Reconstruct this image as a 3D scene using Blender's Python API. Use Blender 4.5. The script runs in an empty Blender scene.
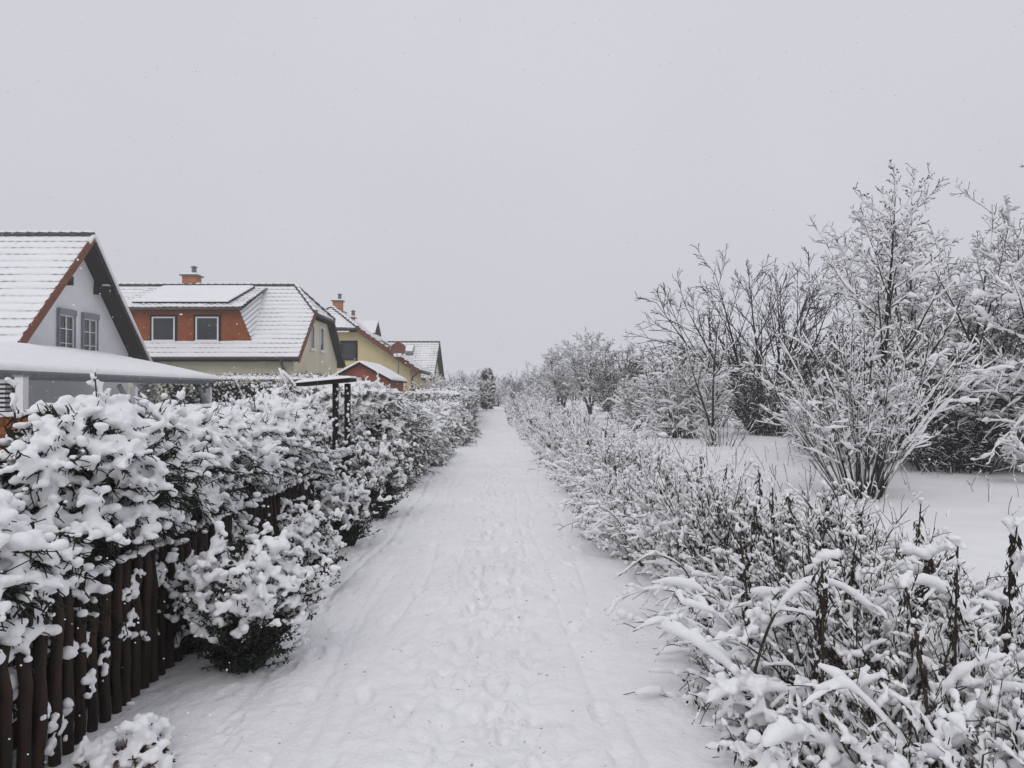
import bpy, bmesh, math
import numpy as np
import zlib
from mathutils import Vector

rng = np.random.default_rng(11)


def reseed(key):
    global rng
    rng = np.random.default_rng(zlib.crc32(key.encode()))


SC = bpy.context.scene
COL = SC.collection
F = 770.0            # focal length in pixels
HOR = 392.0          # horizon row
EYE = 1.6
R = math.radians


def at(px, py, Y):
    return np.array([(px - 512) / F * Y, Y, EYE - (py - HOR) / F * Y])


def gp(px, py):
    Y = EYE * F / (py - HOR)
    return np.array([(px - 512) / F * Y, Y, 0.0])


# ------------------------------------------------------------------ numeric helpers
def _hash(i, j, k, seed):
    h = (i * 374761393 + j * 668265263 + k * 2147483647 + seed * 1274126177) & 0xFFFFFFFF
    h = ((h ^ (h >> 13)) * 1274126177) & 0xFFFFFFFF
    h = (h ^ (h >> 16)) & 0xFFFFFFFF
    return h / 4294967295.0


def vnoise(p, seed=0):
    p = np.asarray(p, float)
    f = np.floor(p).astype(np.int64)
    w = p - f
    w = w * w * (3 - 2 * w)
    out = 0
    for dx in (0, 1):
        for dy in (0, 1):
            for dz in (0, 1):
                c = _hash(f[..., 0] + dx, f[..., 1] + dy, f[..., 2] + dz, seed)
                out = out + c * np.where(dx, w[..., 0], 1 - w[..., 0]) * np.where(dy, w[..., 1], 1 - w[..., 1]) * np.where(dz, w[..., 2], 1 - w[..., 2])
    return out * 2 - 1


def fbm(p, oct=3, seed=0):
    a, s, o = 1.0, 0.0, 0
    p = np.asarray(p, float)
    for i in range(oct):
        o = o + a * vnoise(p, seed + i)
        s += a
        a *= .5
        p = p * 2.03
    return o / s


def unit(v):
    return v / np.maximum(np.linalg.norm(v, axis=-1, keepdims=True), 1e-9)


def _ico(sub):
    bm = bmesh.new()
    bmesh.ops.create_icosphere(bm, subdivisions=sub, radius=1)
    v = np.array([x.co[:] for x in bm.verts])
    f = np.array([[q.index for q in x.verts] for x in bm.faces])
    bm.free()
    return v, f


ICO = {1: _ico(1), 2: _ico(2), 3: _ico(3)}


class Geo:
    """collects vertices, quads and triangles in world coordinates"""

    def __init__(s):
        s.v, s.q, s.t, s.n = [], [], [], 0

    def add(s, v, q=None, t=None):
        v = np.asarray(v, float).reshape(-1, 3)
        if q is not None and len(q):
            s.q.append(np.asarray(q, np.int64).reshape(-1, 4) + s.n)
        if t is not None and len(t):
            s.t.append(np.asarray(t, np.int64).reshape(-1, 3) + s.n)
        s.v.append(v)
        s.n += len(v)
        return s

    def tubes(s, P, Rd, n=5, cap=True):
        M, K, _ = P.shape
        if M == 0:
            return s
        T = unit(np.gradient(P, axis=1))
        mean = unit(P[:, -1] - P[:, 0])
        ref = np.where(np.abs(mean[:, 2:3]) < .8, np.array([[0, 0, 1.]]), np.array([[1., .2, 0]]))
        a = unit(np.cross(T, np.broadcast_to(ref[:, None], T.shape)))
        b = np.cross(T, a)
        th = np.arange(n) / n * 2 * np.pi
        ring = a[:, :, None] * np.cos(th)[None, None, :, None] + b[:, :, None] * np.sin(th)[None, None, :, None]
        V = P[:, :, None] + ring * Rd[:, :, None, None]
        idx = np.arange(M * K * n).reshape(M, K, n)
        i2 = np.roll(idx, -1, axis=2)
        q = np.stack([idx[:, :-1], i2[:, :-1], i2[:, 1:], idx[:, 1:]], -1)
        t = None
        V = V.reshape(-1, 3)
        if cap:
            c0 = P[:, 0] - T[:, 0] * Rd[:, :1] * .4
            c1 = P[:, -1] + T[:, -1] * Rd[:, -1:] * .5
            base = len(V)
            V = np.concatenate([V, c0, c1])
            k0 = base + np.arange(M)[:, None] + np.zeros((1, n), int)
            t = np.concatenate([np.stack([k0, i2[:, 0], idx[:, 0]], -1).reshape(-1, 3),
                                np.stack([k0 + M, idx[:, -1], i2[:, -1]], -1).reshape(-1, 3)])
        return s.add(V, q, t)

    def tube(s, pts, r, n=8):
        pts = np.asarray(pts, float)
        rr = np.broadcast_to(np.asarray(r, float), (len(pts),))
        return s.tubes(pts[None], rr[None], n)

    def blobs(s, C, r, sub=1, flat=.8, amp=.12):
        v, f = ICO[sub]
        M = len(C)
        if M == 0:
            return s
        rad = np.asarray(r, float).reshape(M, 1, 1)
        sc = np.stack([rng.uniform(.85, 1.2, M), rng.uniform(.85, 1.2, M), flat * rng.uniform(.85, 1.15, M)], -1)[:, None]
        V = v[None] * sc * (1 + rng.normal(0, amp, (M, len(v), 1))) * rad + C[:, None]
        t = f[None] + (np.arange(M) * len(v))[:, None, None]
        return s.add(V, None, t)

    def leaves(s, C, D, L, W, nrm=None):
        """flat pointed leaves: centre of the stalk end C, direction D, length, width"""
        M = len(C)
        if M == 0:
            return s
        D = unit(D)
        n = unit(rng.normal(0, 1, (M, 3)) + np.array([0, 0, .6])) if nrm is None else nrm
        sd = unit(np.cross(D, n))
        L = np.asarray(L, float).reshape(-1, 1) * np.ones((M, 1))
        W = np.asarray(W, float).reshape(-1, 1) * np.ones((M, 1))
        V = np.stack([C, C + D * L * .5 + sd * W * .5, C + D * L, C + D * L * .5 - sd * W * .5], 1)
        return s.add(V, np.arange(M * 4).reshape(M, 4))

    def box(s, c, size, rz=0.0):
        x, y, z = np.array(size) / 2
        v = np.array([[i * x, j * y, k * z] for k in (-1, 1) for j in (-1, 1) for i in (-1, 1)], float)
        cs, sn = math.cos(rz), math.sin(rz)
        v = np.stack([v[:, 0] * cs - v[:, 1] * sn, v[:, 0] * sn + v[:, 1] * cs, v[:, 2]], -1) + np.asarray(c, float)
        return s.add(v, [[0, 2, 3, 1], [4, 5, 7, 6], [0, 1, 5, 4], [2, 6, 7, 3], [0, 4, 6, 2], [1, 3, 7, 5]])

    def beam(s, p0, p1, w, h):
        p0, p1 = np.asarray(p0, float), np.asarray(p1, float)
        t = unit(p1 - p0)
        up = np.array([0, 0, 1.]) if abs(t[2]) < .95 else np.array([0, 1., 0])
        a = unit(np.cross(t, up))
        b = np.cross(a, t)
        v = [p + a * i * w / 2 + b * j * h / 2 for p in (p0, p1) for j in (-1, 1) for i in (-1, 1)]
        return s.add(v, [[0, 1, 3, 2], [4, 6, 7, 5], [0, 4, 5, 1], [2, 3, 7, 6], [0, 2, 6, 4], [1, 5, 7, 3]])

    def prism(s, poly, ext):
        poly = np.asarray(poly, float)
        n = len(poly)
        s.add(np.concatenate([poly, poly + np.asarray(ext, float)]))
        o = s.n - 2 * n
        s.ng = getattr(s, 'ng', [])
        s.ng.append([o + i for i in range(n)][::-1])
        s.ng.append([o + n + i for i in range(n)])
        s.q.append(np.array([[o + i, o + (i + 1) % n, o + n + (i + 1) % n, o + n + i] for i in range(n)]))
        return s

    def grid(s, V):
        a, b, _ = V.shape
        i = np.arange(a * b).reshape(a, b)
        q = np.stack([i[:-1, :-1], i[1:, :-1], i[1:, 1:], i[:-1, 1:]], -1)
        return s.add(V, q)

    def slab(s, c00, c10, c11, c01, th, nu=30, nv=12, noise=.25, edge=8, sc=3.0):
        """snow lying on the quad c00 c10 c11 c01, rounded towards its edges"""
        c00, c10, c11, c01 = [np.asarray(c, float) for c in (c00, c10, c11, c01)]
        g = lambda n: .5 - .5 * np.cos(np.linspace(0, np.pi, n))
        u, v = np.meshgrid(g(nu), g(nv), indexing='ij')
        P = c00 * ((1 - u) * (1 - v))[..., None] + c10 * (u * (1 - v))[..., None] + c11 * (u * v)[..., None] + c01 * ((1 - u) * v)[..., None]
        e = (1 - np.abs(2 * u - 1) ** edge) ** .5 * (1 - np.abs(2 * v - 1) ** edge) ** .5
        T = th * e * (1 + noise * fbm(P * sc, 3, 5))
        top = P.copy()
        top[..., 2] += T
        s.grid(top)
        bot = P.copy()
        bot[..., 2] -= .004
        s.grid(bot[:, ::-1])
        return s

    def build(s, name, mat, parent=None, smooth=True):
        me = bpy.data.meshes.new(name)
        V = np.concatenate(s.v) if s.v else np.zeros((0, 3))
        if parent is not None:
            V = V - np.array(world_loc(parent))
        q = np.concatenate(s.q) if s.q else np.zeros((0, 4), int)
        t = np.concatenate(s.t) if s.t else np.zeros((0, 3), int)
        ng = getattr(s, 'ng', [])
        loops = np.concatenate([q.ravel(), t.ravel()] + [np.array(x) for x in ng]).astype(np.int32)
        sizes = np.concatenate([np.full(len(q), 4), np.full(len(t), 3), np.array([len(x) for x in ng], int)]).astype(np.int32)
        starts = np.concatenate([[0], np.cumsum(sizes)[:-1]]).astype(np.int32)
        me.vertices.add(len(V))
        me.vertices.foreach_set('co', V.astype(np.float32).ravel())
        me.loops.add(len(loops))
        me.loops.foreach_set('vertex_index', loops)
        me.polygons.add(len(sizes))
        me.polygons.foreach_set('loop_start', starts)
        me.polygons.foreach_set('loop_total', sizes)
        me.polygons.foreach_set('use_smooth', np.full(len(sizes), smooth))
        me.update(calc_edges=True)
        me.validate()
        me.materials.append(mat)
        o = bpy.data.objects.new(name, me)
        COL.objects.link(o)
        if parent is not None:
            o.parent = parent
        return o

    def build_fused(s, name, mat, parent=None, voxel=.015, it=3):
        """melts overlapping lumps into one soft skin of snow"""
        o = s.build(name, mat, parent)
        m = o.modifiers.new('r', 'REMESH')
        m.mode = 'VOXEL'
        m.voxel_size = voxel
        m.use_smooth_shade = True
        k = o.modifiers.new('s', 'SMOOTH')
        k.factor = .5
        k.iterations = it
        dg = bpy.context.evaluated_depsgraph_get()
        me = bpy.data.meshes.new_from_object(o.evaluated_get(dg))
        o.modifiers.clear()
        old = o.data
        o.data = me
        me.name = name
        bpy.data.meshes.remove(old)
        if not me.materials:
            me.materials.append(mat)
        return o


def world_loc(o):
    p = np.zeros(3)
    while o is not None:
        p = p + np.array(o.location[:])
        o = o.parent
    return p


def tag(o, label=None, cat=None, group=None, kind=None):
    if label: o['label'] = label
    if cat: o['category'] = cat
    if group: o['group'] = group
    if kind: o['kind'] = kind
    return o


def thing(name, label, cat, loc, group=None):
    o = bpy.data.objects.new(name, None)
    o.empty_display_size = .2
    o.location = [float(x) for x in loc]
    COL.objects.link(o)
    return tag(o, label, cat, group)


# ------------------------------------------------------------------ materials
def mat(name, c1, c2=None, scale=8.0, rough=.8, bump=0.0, bscale=None, spec=.25, detail=4.0, stretch=(1, 1, 1), bdist=.02):
    m = bpy.data.materials.new(name)
    m.use_nodes = True
    nt = m.node_tree
    b = nt.nodes['Principled BSDF']
    b.inputs['Roughness'].default_value = rough
    b.inputs['Specular IOR Level'].default_value = spec
    tc = nt.nodes.new('ShaderNodeTexCoord')
    mp = nt.nodes.new('ShaderNodeMapping')
    mp.inputs['Scale'].default_value = stretch
    nt.links.new(tc.outputs['Object'], mp.inputs['Vector'])
    if c2 is None:
        b.inputs['Base Color'].default_value = (*c1, 1)
    else:
        n = nt.nodes.new('ShaderNodeTexNoise')
        n.inputs['Scale'].default_value = scale
        n.inputs['Detail'].default_value = detail
        r = nt.nodes.new('ShaderNodeValToRGB')
        r.color_ramp.elements[0].color = (*c1, 1)
        r.color_ramp.elements[1].color = (*c2, 1)
        r.color_ramp.elements[0].position = .35
        r.color_ramp.elements[1].position = .68
        nt.links.new(mp.outputs[0], n.inputs['Vector'])
        nt.links.new(n.outputs['Fac'], r.inputs['Fac'])
        nt.links.new(r.outputs[0], b.inputs['Base Color'])
    if bump:
        n2 = nt.nodes.new('ShaderNodeTexNoise')
        n2.inputs['Scale'].default_value = bscale or scale * 3
        n2.inputs['Detail'].default_value = 6
        bp = nt.nodes.new('ShaderNodeBump')
        bp.inputs['Strength'].default_value = bump
        bp.inputs['Distance'].default_value = bdist
        nt.links.new(mp.outputs[0], n2.inputs['Vector'])
        nt.links.new(n2.outputs['Fac'], bp.inputs['Height'])
        nt.links.new(bp.outputs[0], b.inputs['Normal'])
    return m


def brick_mat(name, c1, c2, mortar, sx=.24, sy=.08):
    m = mat(name, c1, rough=.85)
    nt = m.node_tree
    b = nt.nodes['Principled BSDF']
    tc = nt.nodes['Texture Coordinate']
    sep = nt.nodes.new('ShaderNodeSeparateXYZ')
    add = nt.nodes.new('ShaderNodeMath')
    com = nt.nodes.new('ShaderNodeCombineXYZ')
    br = nt.nodes.new('ShaderNodeTexBrick')
    br.inputs['Color1'].default_value = (*c1, 1)
    br.inputs['Color2'].default_value = (*c2, 1)
    br.inputs['Mortar'].default_value = (*mortar, 1)
    br.inputs['Scale'].default_value = 1
    br.inputs['Brick Width'].default_value = sx
    br.inputs['Row Height'].default_value = sy
    br.inputs['Mortar Size'].default_value = .008
    nt.links.new(tc.outputs['Object'], sep.inputs[0])
    nt.links.new(sep.outputs[0], add.inputs[0])
    nt.links.new(sep.outputs[1], add.inputs[1])
    nt.links.new(add.outputs[0], com.inputs[0])
    nt.links.new(sep.outputs[2], com.inputs[1])
    nt.links.new(com.outputs[0], br.inputs['Vector'])
    nt.links.new(br.outputs['Color'], b.inputs['Base Color'])
    return m


M = {}
M['snow'] = mat('snow', (.86, .86, .865), (.90, .90, .905), 3, .75, .35, 55, .15, bdist=.012)
M['ground_snow'] = mat('ground_snow', (.83, .825, .83), (.88, .875, .88), 1.2, .75, .5, 38, .15, bdist=.02)
M['roof_snow'] = mat('roof_snow', (.86, .86, .87), (.90, .90, .905), 1.5, .75, .3, 12, .15, bdist=.02)
M['bark'] = mat('bark', (.02, .017, .016), (.06, .052, .046), 18, .9, .6, 60)
M['twig'] = mat('twig', (.022, .019, .018), (.055, .046, .042), 6, .9)
M['red_twig'] = mat('red_twig', (.028, .02, .018), (.06, .043, .037), 5, .9)
M['stalk'] = mat('stalk', (.03, .024, .019), (.085, .066, .05), 9, .9)
M['dry_leaf'] = mat('dry_leaf', (.018, .014, .012), (.055, .04, .03), 12, .9)
M['thuja'] = mat('thuja', (.009, .013, .008), (.026, .03, .015), 9, .7)
M['box_leaf'] = mat('box_leaf', (.012, .02, .012), (.03, .038, .02), 14, .55)
M['hedge_leaf'] = mat('hedge_leaf', (.03, .032, .022), (.075, .07, .05), 7, .8)
M['brown_leaf'] = mat('brown_leaf', (.06, .035, .025), (.15, .09, .06), 14, .8)
M['dark_twig'] = mat('dark_twig', (.022, .018, .017), (.045, .038, .035), 6, .9)
M['far_twig'] = mat('far_twig', (.04, .037, .037), (.08, .073, .072), 4, .9)
M['fence_wood'] = mat('fence_wood', (.013, .009, .007), (.055, .034, .024), 14, .8, .6, 40, stretch=(1, 1, .12))
M['dark_wood'] = mat('dark_wood', (.012, .007, .005), (.026, .015, .011), 10, .7, .3, 30, stretch=(1, 1, .3))
M['black_wood'] = mat('black_wood', (.006, .006, .005), (.016, .014, .013), 12, .7)
M['orange_wood'] = mat('orange_wood', (.27, .09, .025), (.4, .15, .05), 9, .7, .3, 30, stretch=(1, 1, .2))
M['white_plaster'] = mat('white_plaster', (.76, .77, .79), (.82, .83, .84), 1.3, .9, .2, 60)
M['cream_plaster'] = mat('cream_plaster', (.62, .58, .43), (.70, .66, .51), .8, .9, .2, 60)
M['yellow_plaster'] = mat('yellow_plaster', (.70, .59, .33), (.78, .67, .41), .8, .9, .2, 60)
M['white_paint'] = mat('white_paint', (.78, .79, .8), rough=.4)
M['grey_paint'] = mat('grey_paint', (.2, .215, .24), (.25, .265, .29), 3, .5)
M['tile'] = mat('tile', (.06, .055, .055), (.12, .1, .095), 6, .7)
M['red_tile'] = mat('red_tile', (.15, .052, .028), (.22, .08, .045), 7, .7)
M['dormer_brick'] = brick_mat('dormer_brick', (.25, .066, .02), (.33, .095, .03), (.2, .07, .035), .25, .17)
M['brick'] = brick_mat('brick', (.36, .11, .045), (.45, .16, .07), (.42, .3, .22))
M['shed_brick'] = brick_mat('shed_brick', (.28, .07, .035), (.36, .10, .05), (.3, .16, .11))
M['metal'] = mat('metal', (.10, .105, .11), (.15, .155, .16), 4, .45, spec=.5)
M['gutter'] = mat('gutter', (.05, .045, .045), (.08, .075, .07), 4, .45, spec=.4)
M['glass'] = mat('glass', (.015, .02, .024), (.03, .037, .04), 1.2, .08, spec=.6)
M['dish'] = mat('dish', (.15, .045, .04), (.2, .06, .05), 5, .5)


def speck(m, amount=.692, scale=26, col=(.20, .17, .14)):
    nt = m.node_tree
    b = nt.nodes['Principled BSDF']
    src = b.inputs['Base Color'].links[0].from_socket
    tc = nt.nodes['Texture Coordinate']
    n1 = nt.nodes.new('ShaderNodeTexNoise')
    n1.inputs['Scale'].default_value = scale
    n1.inputs['Detail'].default_value = 3
    n2 = nt.nodes.new('ShaderNodeTexNoise')
    n2.inputs['Scale'].default_value = 1.1
    n2.inputs['Detail'].default_value = 3
    nt.links.new(tc.outputs['Object'], n1.inputs['Vector'])
    nt.links.new(tc.outputs['Object'], n2.inputs['Vector'])
    a = nt.nodes.new('ShaderNodeMath')
    a.operation = 'MULTIPLY_ADD'
    a.inputs[1].default_value = .22
    nt.links.new(n2.outputs['Fac'], a.inputs[0])
    nt.links.new(n1.outputs['Fac'], a.inputs[2])
    r = nt.nodes.new('ShaderNodeMapRange')
    r.inputs['From Min'].default_value = amount + .11
    r.inputs['From Max'].default_value = amount + .17
    r.inputs['To Max'].default_value = .8
    nt.links.new(a.outputs[0], r.inputs['Value'])
    mx_ = nt.nodes.new('ShaderNodeMix')
    mx_.data_type = 'RGBA'
    mx_.inputs['B'].default_value = (*col, 1)
    nt.links.new(r.outputs[0], mx_.inputs['Factor'])
    nt.links.new(src, mx_.inputs['A'])
    nt.links.new(mx_.outputs['Result'], b.inputs['Base Color'])


M['path_snow'] = mat('path_snow', (.83, .825, .83), (.88, .875, .88), 1.2, .75, .5, 38, .15, bdist=.02)
speck(M['path_snow'])

# ------------------------------------------------------------------ world, sun, camera, haze
w = bpy.data.worlds.new('World')
SC.world = w
w.use_nodes = True
nt = w.node_tree
bg = nt.nodes['Background']
sky = nt.nodes.new('ShaderNodeTexSky')
sky.sky_type = 'NISHITA'
sky.sun_disc = False
SUN_EL, SUN_AZ = R(48), R(200)
sky.sun_elevation = SUN_EL
sky.sun_rotation = SUN_AZ
sky.air_density = 1.5
sky.dust_density = 5
hsv = nt.nodes.new('ShaderNodeHueSaturation')
hsv.inputs['Saturation'].default_value = .12
hsv.inputs['Value'].default_value = .6
nt.links.new(sky.outputs[0], hsv.inputs['Color'])
tc = nt.nodes.new('ShaderNodeTexCoord')
sep = nt.nodes.new('ShaderNodeSeparateXYZ')
nt.links.new(tc.outputs['Generated'], sep.inputs[0])
rmp = nt.nodes.new('ShaderNodeValToRGB')
rmp.color_ramp.elements[0].position = 0.0
rmp.color_ramp.elements[0].color = (.585, .590, .642, 1)
rmp.color_ramp.elements[1].position = .75
rmp.color_ramp.elements[1].color = (.612, .624, .680, 1)
e = rmp.color_ramp.elements.new(.4)
e.color = (.612, .619, .672, 1)
nt.links.new(sep.outputs[2], rmp.inputs[0])
# faint unevenness of the cloud deck
cn = nt.nodes.new('ShaderNodeTexNoise')
cn.inputs['Scale'].default_value = 1.6
cn.inputs['Detail'].default_value = 3
nt.links.new(tc.outputs['Generated'], cn.inputs['Vector'])
cm = nt.nodes.new('ShaderNodeMapRange')
cm.inputs['From Min'].default_value = .3
cm.inputs['From Max'].default_value = .7
cm.inputs['To Min'].default_value = 9.6
cm.inputs['To Max'].default_value = 10.4
nt.links.new(cn.outputs['Fac'], cm.inputs['Value'])
mul = nt.nodes.new('ShaderNodeVectorMath')
mul.operation = 'SCALE'
nt.links.new(rmp.outputs[0], mul.inputs[0])
nt.links.new(cm.outputs[0], mul.inputs['Scale'])
mx = nt.nodes.new('ShaderNodeMix')
mx.data_type = 'RGBA'
mx.inputs['Factor'].default_value = .94
nt.links.new(hsv.outputs[0], mx.inputs['A'])
nt.links.new(mul.outputs[0], mx.inputs['B'])
nt.links.new(mx.outputs['Result'], bg.inputs['Color'])
bg.inputs['Strength'].default_value = .1

sl = bpy.data.lights.new('sun', 'SUN')
sl.energy = .62
sl.angle = R(40)
sl.color = (1, .98, .95)
so = bpy.data.objects.new('sun', sl)
COL.objects.link(so)
dvec = Vector((math.sin(SUN_AZ) * math.cos(SUN_EL), math.cos(SUN_AZ) * math.cos(SUN_EL), math.sin(SUN_EL)))
so.rotation_euler = dvec.to_track_quat('Z', 'Y').to_euler()

cam = bpy.data.cameras.new('camera')
cam.sensor_width = 36
cam.lens = 36 * F / 1024
cam.clip_end = 3000
cam.clip_start = .05
co = bpy.data.objects.new('camera', cam)
COL.objects.link(co)
co.location = (0, 0, EYE)
co.rotation_euler = (R(90) + math.atan((HOR - 384) / F), 0, 0)
SC.camera = co
vs = SC.view_settings
vs.view_transform = 'Standard'
vs.look = 'None'
vs.exposure = .085
vs.gamma = 1
cy = SC.cycles
cy.use_denoising = True
cy.max_bounces = 6
cy.diffuse_bounces = 4
cy.glossy_bounces = 2
cy.volume_bounces = 1
cy.use_adaptive_sampling = True

HAZE = .0017
hm = bpy.data.materials.new('haze_air')
hm.use_nodes = True
hn = hm.node_tree
hn.nodes.remove(hn.nodes['Principled BSDF'])
pv = hn.nodes.new('ShaderNodeVolumePrincipled')
pv.inputs['Color'].default_value = (.97, .975, .99, 1)
pv.inputs['Density'].default_value = HAZE
pv.inputs['Anisotropy'].default_value = 0
hn.links.new(pv.outputs[0], hn.nodes['Material Output'].inputs['Volume'])
tag(Geo().box((0, 180, 4.5), (620, 500, 11.4)).build('haze', hm, smooth=False), 'pale winter haze filling the air over the path', 'haze', kind='stuff')

SKEW = -.013          # the path leans a little to the left with distance


def pathx(y):
    return SKEW * y


# ------------------------------------------------------------------ ground and path
def gheight(x, y):
    xp = x - pathx(y)
    P = np.stack([x * .35, y * .35, x * 0], -1)
    h = .05 * fbm(P, 3, 3) + .03 * fbm(P * 9, 3, 8)
    inp = 1 / (1 + np.exp(-(np.minimum(xp + 2.3, 1.2 - xp)) / .12))
    bank = .05 * np.exp(-((xp + 1.95) / .3) ** 2) + .10 * np.exp(-((xp - 2.0) / .9) ** 2)
    return h * (1 - inp) - .09 * inp + bank * (1 - inp)


def nonlin(a, b, n, p):
    t = np.linspace(0, 1, n)
    return a + (b - a) * t ** p


ys = np.concatenate([np.linspace(-40, 1.5, 12), nonlin(1.8, 42, 260, 1.5), np.linspace(44, 425, 60)])
xs = np.concatenate([np.linspace(-300, -34, 30), np.linspace(-32, -4, 70), np.linspace(-3.8, 6, 150), np.linspace(6.2, 34, 80), np.linspace(36, 300, 30)])
gx, gy = np.meshgrid(xs, ys, indexing='ij')
o = Geo().grid(np.stack([gx, gy, gheight(gx, gy)], -1)).build('snow_ground', M['ground_snow'])
tag(o, 'snow covered ground of gardens and field beside the path', 'ground', kind='structure')

px_ = np.linspace(-2.45, 1.4, 300)
py_ = np.concatenate([nonlin(1.2, 16, 720, 1.25), nonlin(16.05, 140, 330, 1.7)])
X0, Y0 = np.meshgrid(px_, py_, indexing='ij')
hh = .018 * fbm(np.stack([X0 * 1.3, Y0 * .5, 0 * X0], -1), 3, 21) + .012 * fbm(np.stack([X0 * 7, Y0 * 5, 0 * X0], -1), 3, 31) + .006 * fbm(np.stack([X0 * 22, Y0 * 18, 0 * X0], -1), 2, 36)
# long shallow ruts
for c, dp, wd in ((-.95, .012, .16), (-.18, .020, .22), (.30, .012, .15), (-1.35, .009, .1)):
    cc = c + .06 * np.sin(Y0 * .45 + c * 9)
    hh -= dp * np.exp(-((X0 - cc) / wd) ** 2)
# narrow wandering wheel and sledge lines
for c, dp, wd in ((-1.28, .012, .03), (-1.05, .010, .028), (-.72, .012, .03), (-.36, .010, .03), (.18, .011, .028), (.42, .010, .03), (.66, .009, .03), (-.9, .008, .025)):
    cc = c + .05 * np.sin(Y0 * .6 + c * 13) + .03 * np.sin(Y0 * 1.7 + c * 5)
    hh -= 2.2 * dp * np.exp(-((X0 - cc) / wd) ** 2) * np.clip(.6 + 1.2 * fbm(np.stack([X0 * 0 + c * 3, Y0 * .9, X0 * 0], -1), 2, 15), 0, 1)
# trodden footprints: a walker's track in the middle, fainter ones at the sides
prints = []
for lane, n, dpt, sc in ((-.16, 70, .022, 1), (.02, 46, .015, 1), (.52, 34, .012, .9), (-1.15, 54, .012, .8), (-1.42, 60, .010, .7), (-.6, 26, .008, .9)):
    y = 2.6 + rng.uniform(0, .5)
    k = 0
    for i in range(n):
        side = 1 if i % 2 else -1
        prints.append((lane + side * .085 + rng.normal(0, .05), y + rng.normal(0, .06), rng.normal(0, .16), 2.1 * dpt * rng.uniform(.2, 1.3), sc))
        y += rng.uniform(.27, .42)
for (fx, fy, fa, dp, sc) in prints:
    i0, i1 = np.searchsorted(px_, [fx - .3, fx + .3])
    j0, j1 = np.searchsorted(py_, [fy - .35, fy + .35])
    if i1 <= i0 or j1 <= j0:
        continue
    xx, yy = X0[i0:i1, j0:j1] - fx, Y0[i0:i1, j0:j1] - fy
    u = (xx * math.cos(fa) + yy * math.sin(fa)) / (.052 * sc)
    v = (-xx * math.sin(fa) + yy * math.cos(fa)) / (.135 * sc)
    d = np.sqrt(u * u + v * v) + .45 * fbm(np.stack([xx * 17 + fx * 7, yy * 20 + fy, xx * 0], -1), 2, 77)
    hh[i0:i1, j0:j1] += -dp * .8 / (1 + np.exp((d - 1) / .07)) + dp * .3 * np.exp(-((d - 1.35) / .25) ** 2) - dp * .3 * np.exp(-(d / .6) ** 2) * np.sin(v * 9)
hh -= .03 * np.exp(-((X0 + 1.95) / .25) ** 2) + .035 * np.exp(-((X0 + .1) / .5) ** 2) * fbm(np.stack([X0 * 11, Y0 * 8, 0 * X0], -1), 3, 55)
edge = np.minimum(X0 + 2.45, 1.4 - X0) + .16 * fbm(np.stack([X0 * 0, Y0 * .8, X0 * 0], -1), 2, 90)
hh = hh + .035 - .16 * np.exp(-(np.maximum(edge, 0) / .16) ** 2)
o = Geo().grid(np.stack([X0 + pathx(Y0), Y0, hh], -1)).build('snow_path', M['path_snow'])
tag(o, 'straight trodden snowy footpath running to the horizon', 'path', kind='structure')


# ------------------------------------------------------------------ plants: shared growth code
def curves(start, d, length, K, up=0.0, wig=.06):
    n = len(start)
    d = unit(np.array(d, float))
    step = (np.ones(n) * length / (K - 1))[:, None]
    pts = [np.array(start, float)]
    for k in range(K - 1):
        pts.append(pts[-1] + d * step)
        d = d + rng.normal(0, wig, (n, 3))
        d[:, 2] += up
        d = unit(d)
    return np.stack(pts, 1)


def sample(P, Rd, idx, t):
    K = P.shape[1]
    f = np.clip(t, 0, .9999) * (K - 1)
    i = f.astype(int)
    a = (f - i)[:, None]
    p = P[idx, i] * (1 - a) + P[idx, i + 1] * a
    tan = unit(P[idx, i + 1] - P[idx, i])
    r = Rd[idx, i] * (1 - a[:, 0]) + Rd[idx, i + 1] * a[:, 0]
    return p, tan, r


def kids(P, Rd, L, n, t=(.2, .95), ang=45, jit=12, lr=.5, up=0.03, wig=.07, K=5, rr=.6, rmin=.003, flat=0, taper=.6, env=None, spiral=False):
    m = len(P)
    idx = np.repeat(np.arange(m), n)
    tt = t[0] + (t[1] - t[0]) * ((np.tile(np.arange(n), m) + rng.uniform(0, 1, m * n)) / n)
    p, tan, r = sample(P, Rd, idx, tt)
    rv = rng.normal(0, 1, (m * n, 3))
    rv[:, 2] *= (1 - flat)
    if spiral:
        ga = np.arange(m * n) * 2.39996 + rng.normal(0, .25, m * n)
        rv = np.stack([np.cos(ga), np.sin(ga), 0 * ga], -1)
    perp = unit(rv - tan * np.sum(rv * tan, -1, keepdims=True))
    a = np.radians(ang + rng.normal(0, jit, m * n))[:, None]
    d = tan * np.cos(a) + perp * np.sin(a)
    ln = L[idx] * lr * (1 - taper * tt) * rng.uniform(.65, 1.3, m * n)
    if env is not None:
        ln = ln * env(tt)
    C = curves(p, d, ln, K, up, wig)
    r0 = np.maximum(r * rr, rmin)
    Rc = r0[:, None] * np.linspace(1, .35, K)[None]
    Rc = np.maximum(Rc, rmin * .7)
    return C, Rc, ln


def densify(P, k):
    n = P.shape[1]
    t = np.linspace(0, n - 1, (n - 1) * k + 1)
    i = np.minimum(t.astype(int), n - 2)
    f = t - i
    f = f.reshape((1, -1) + (1,) * (P.ndim - 2))
    return P[:, i] * (1 - f) + P[:, i + 1] * f


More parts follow.
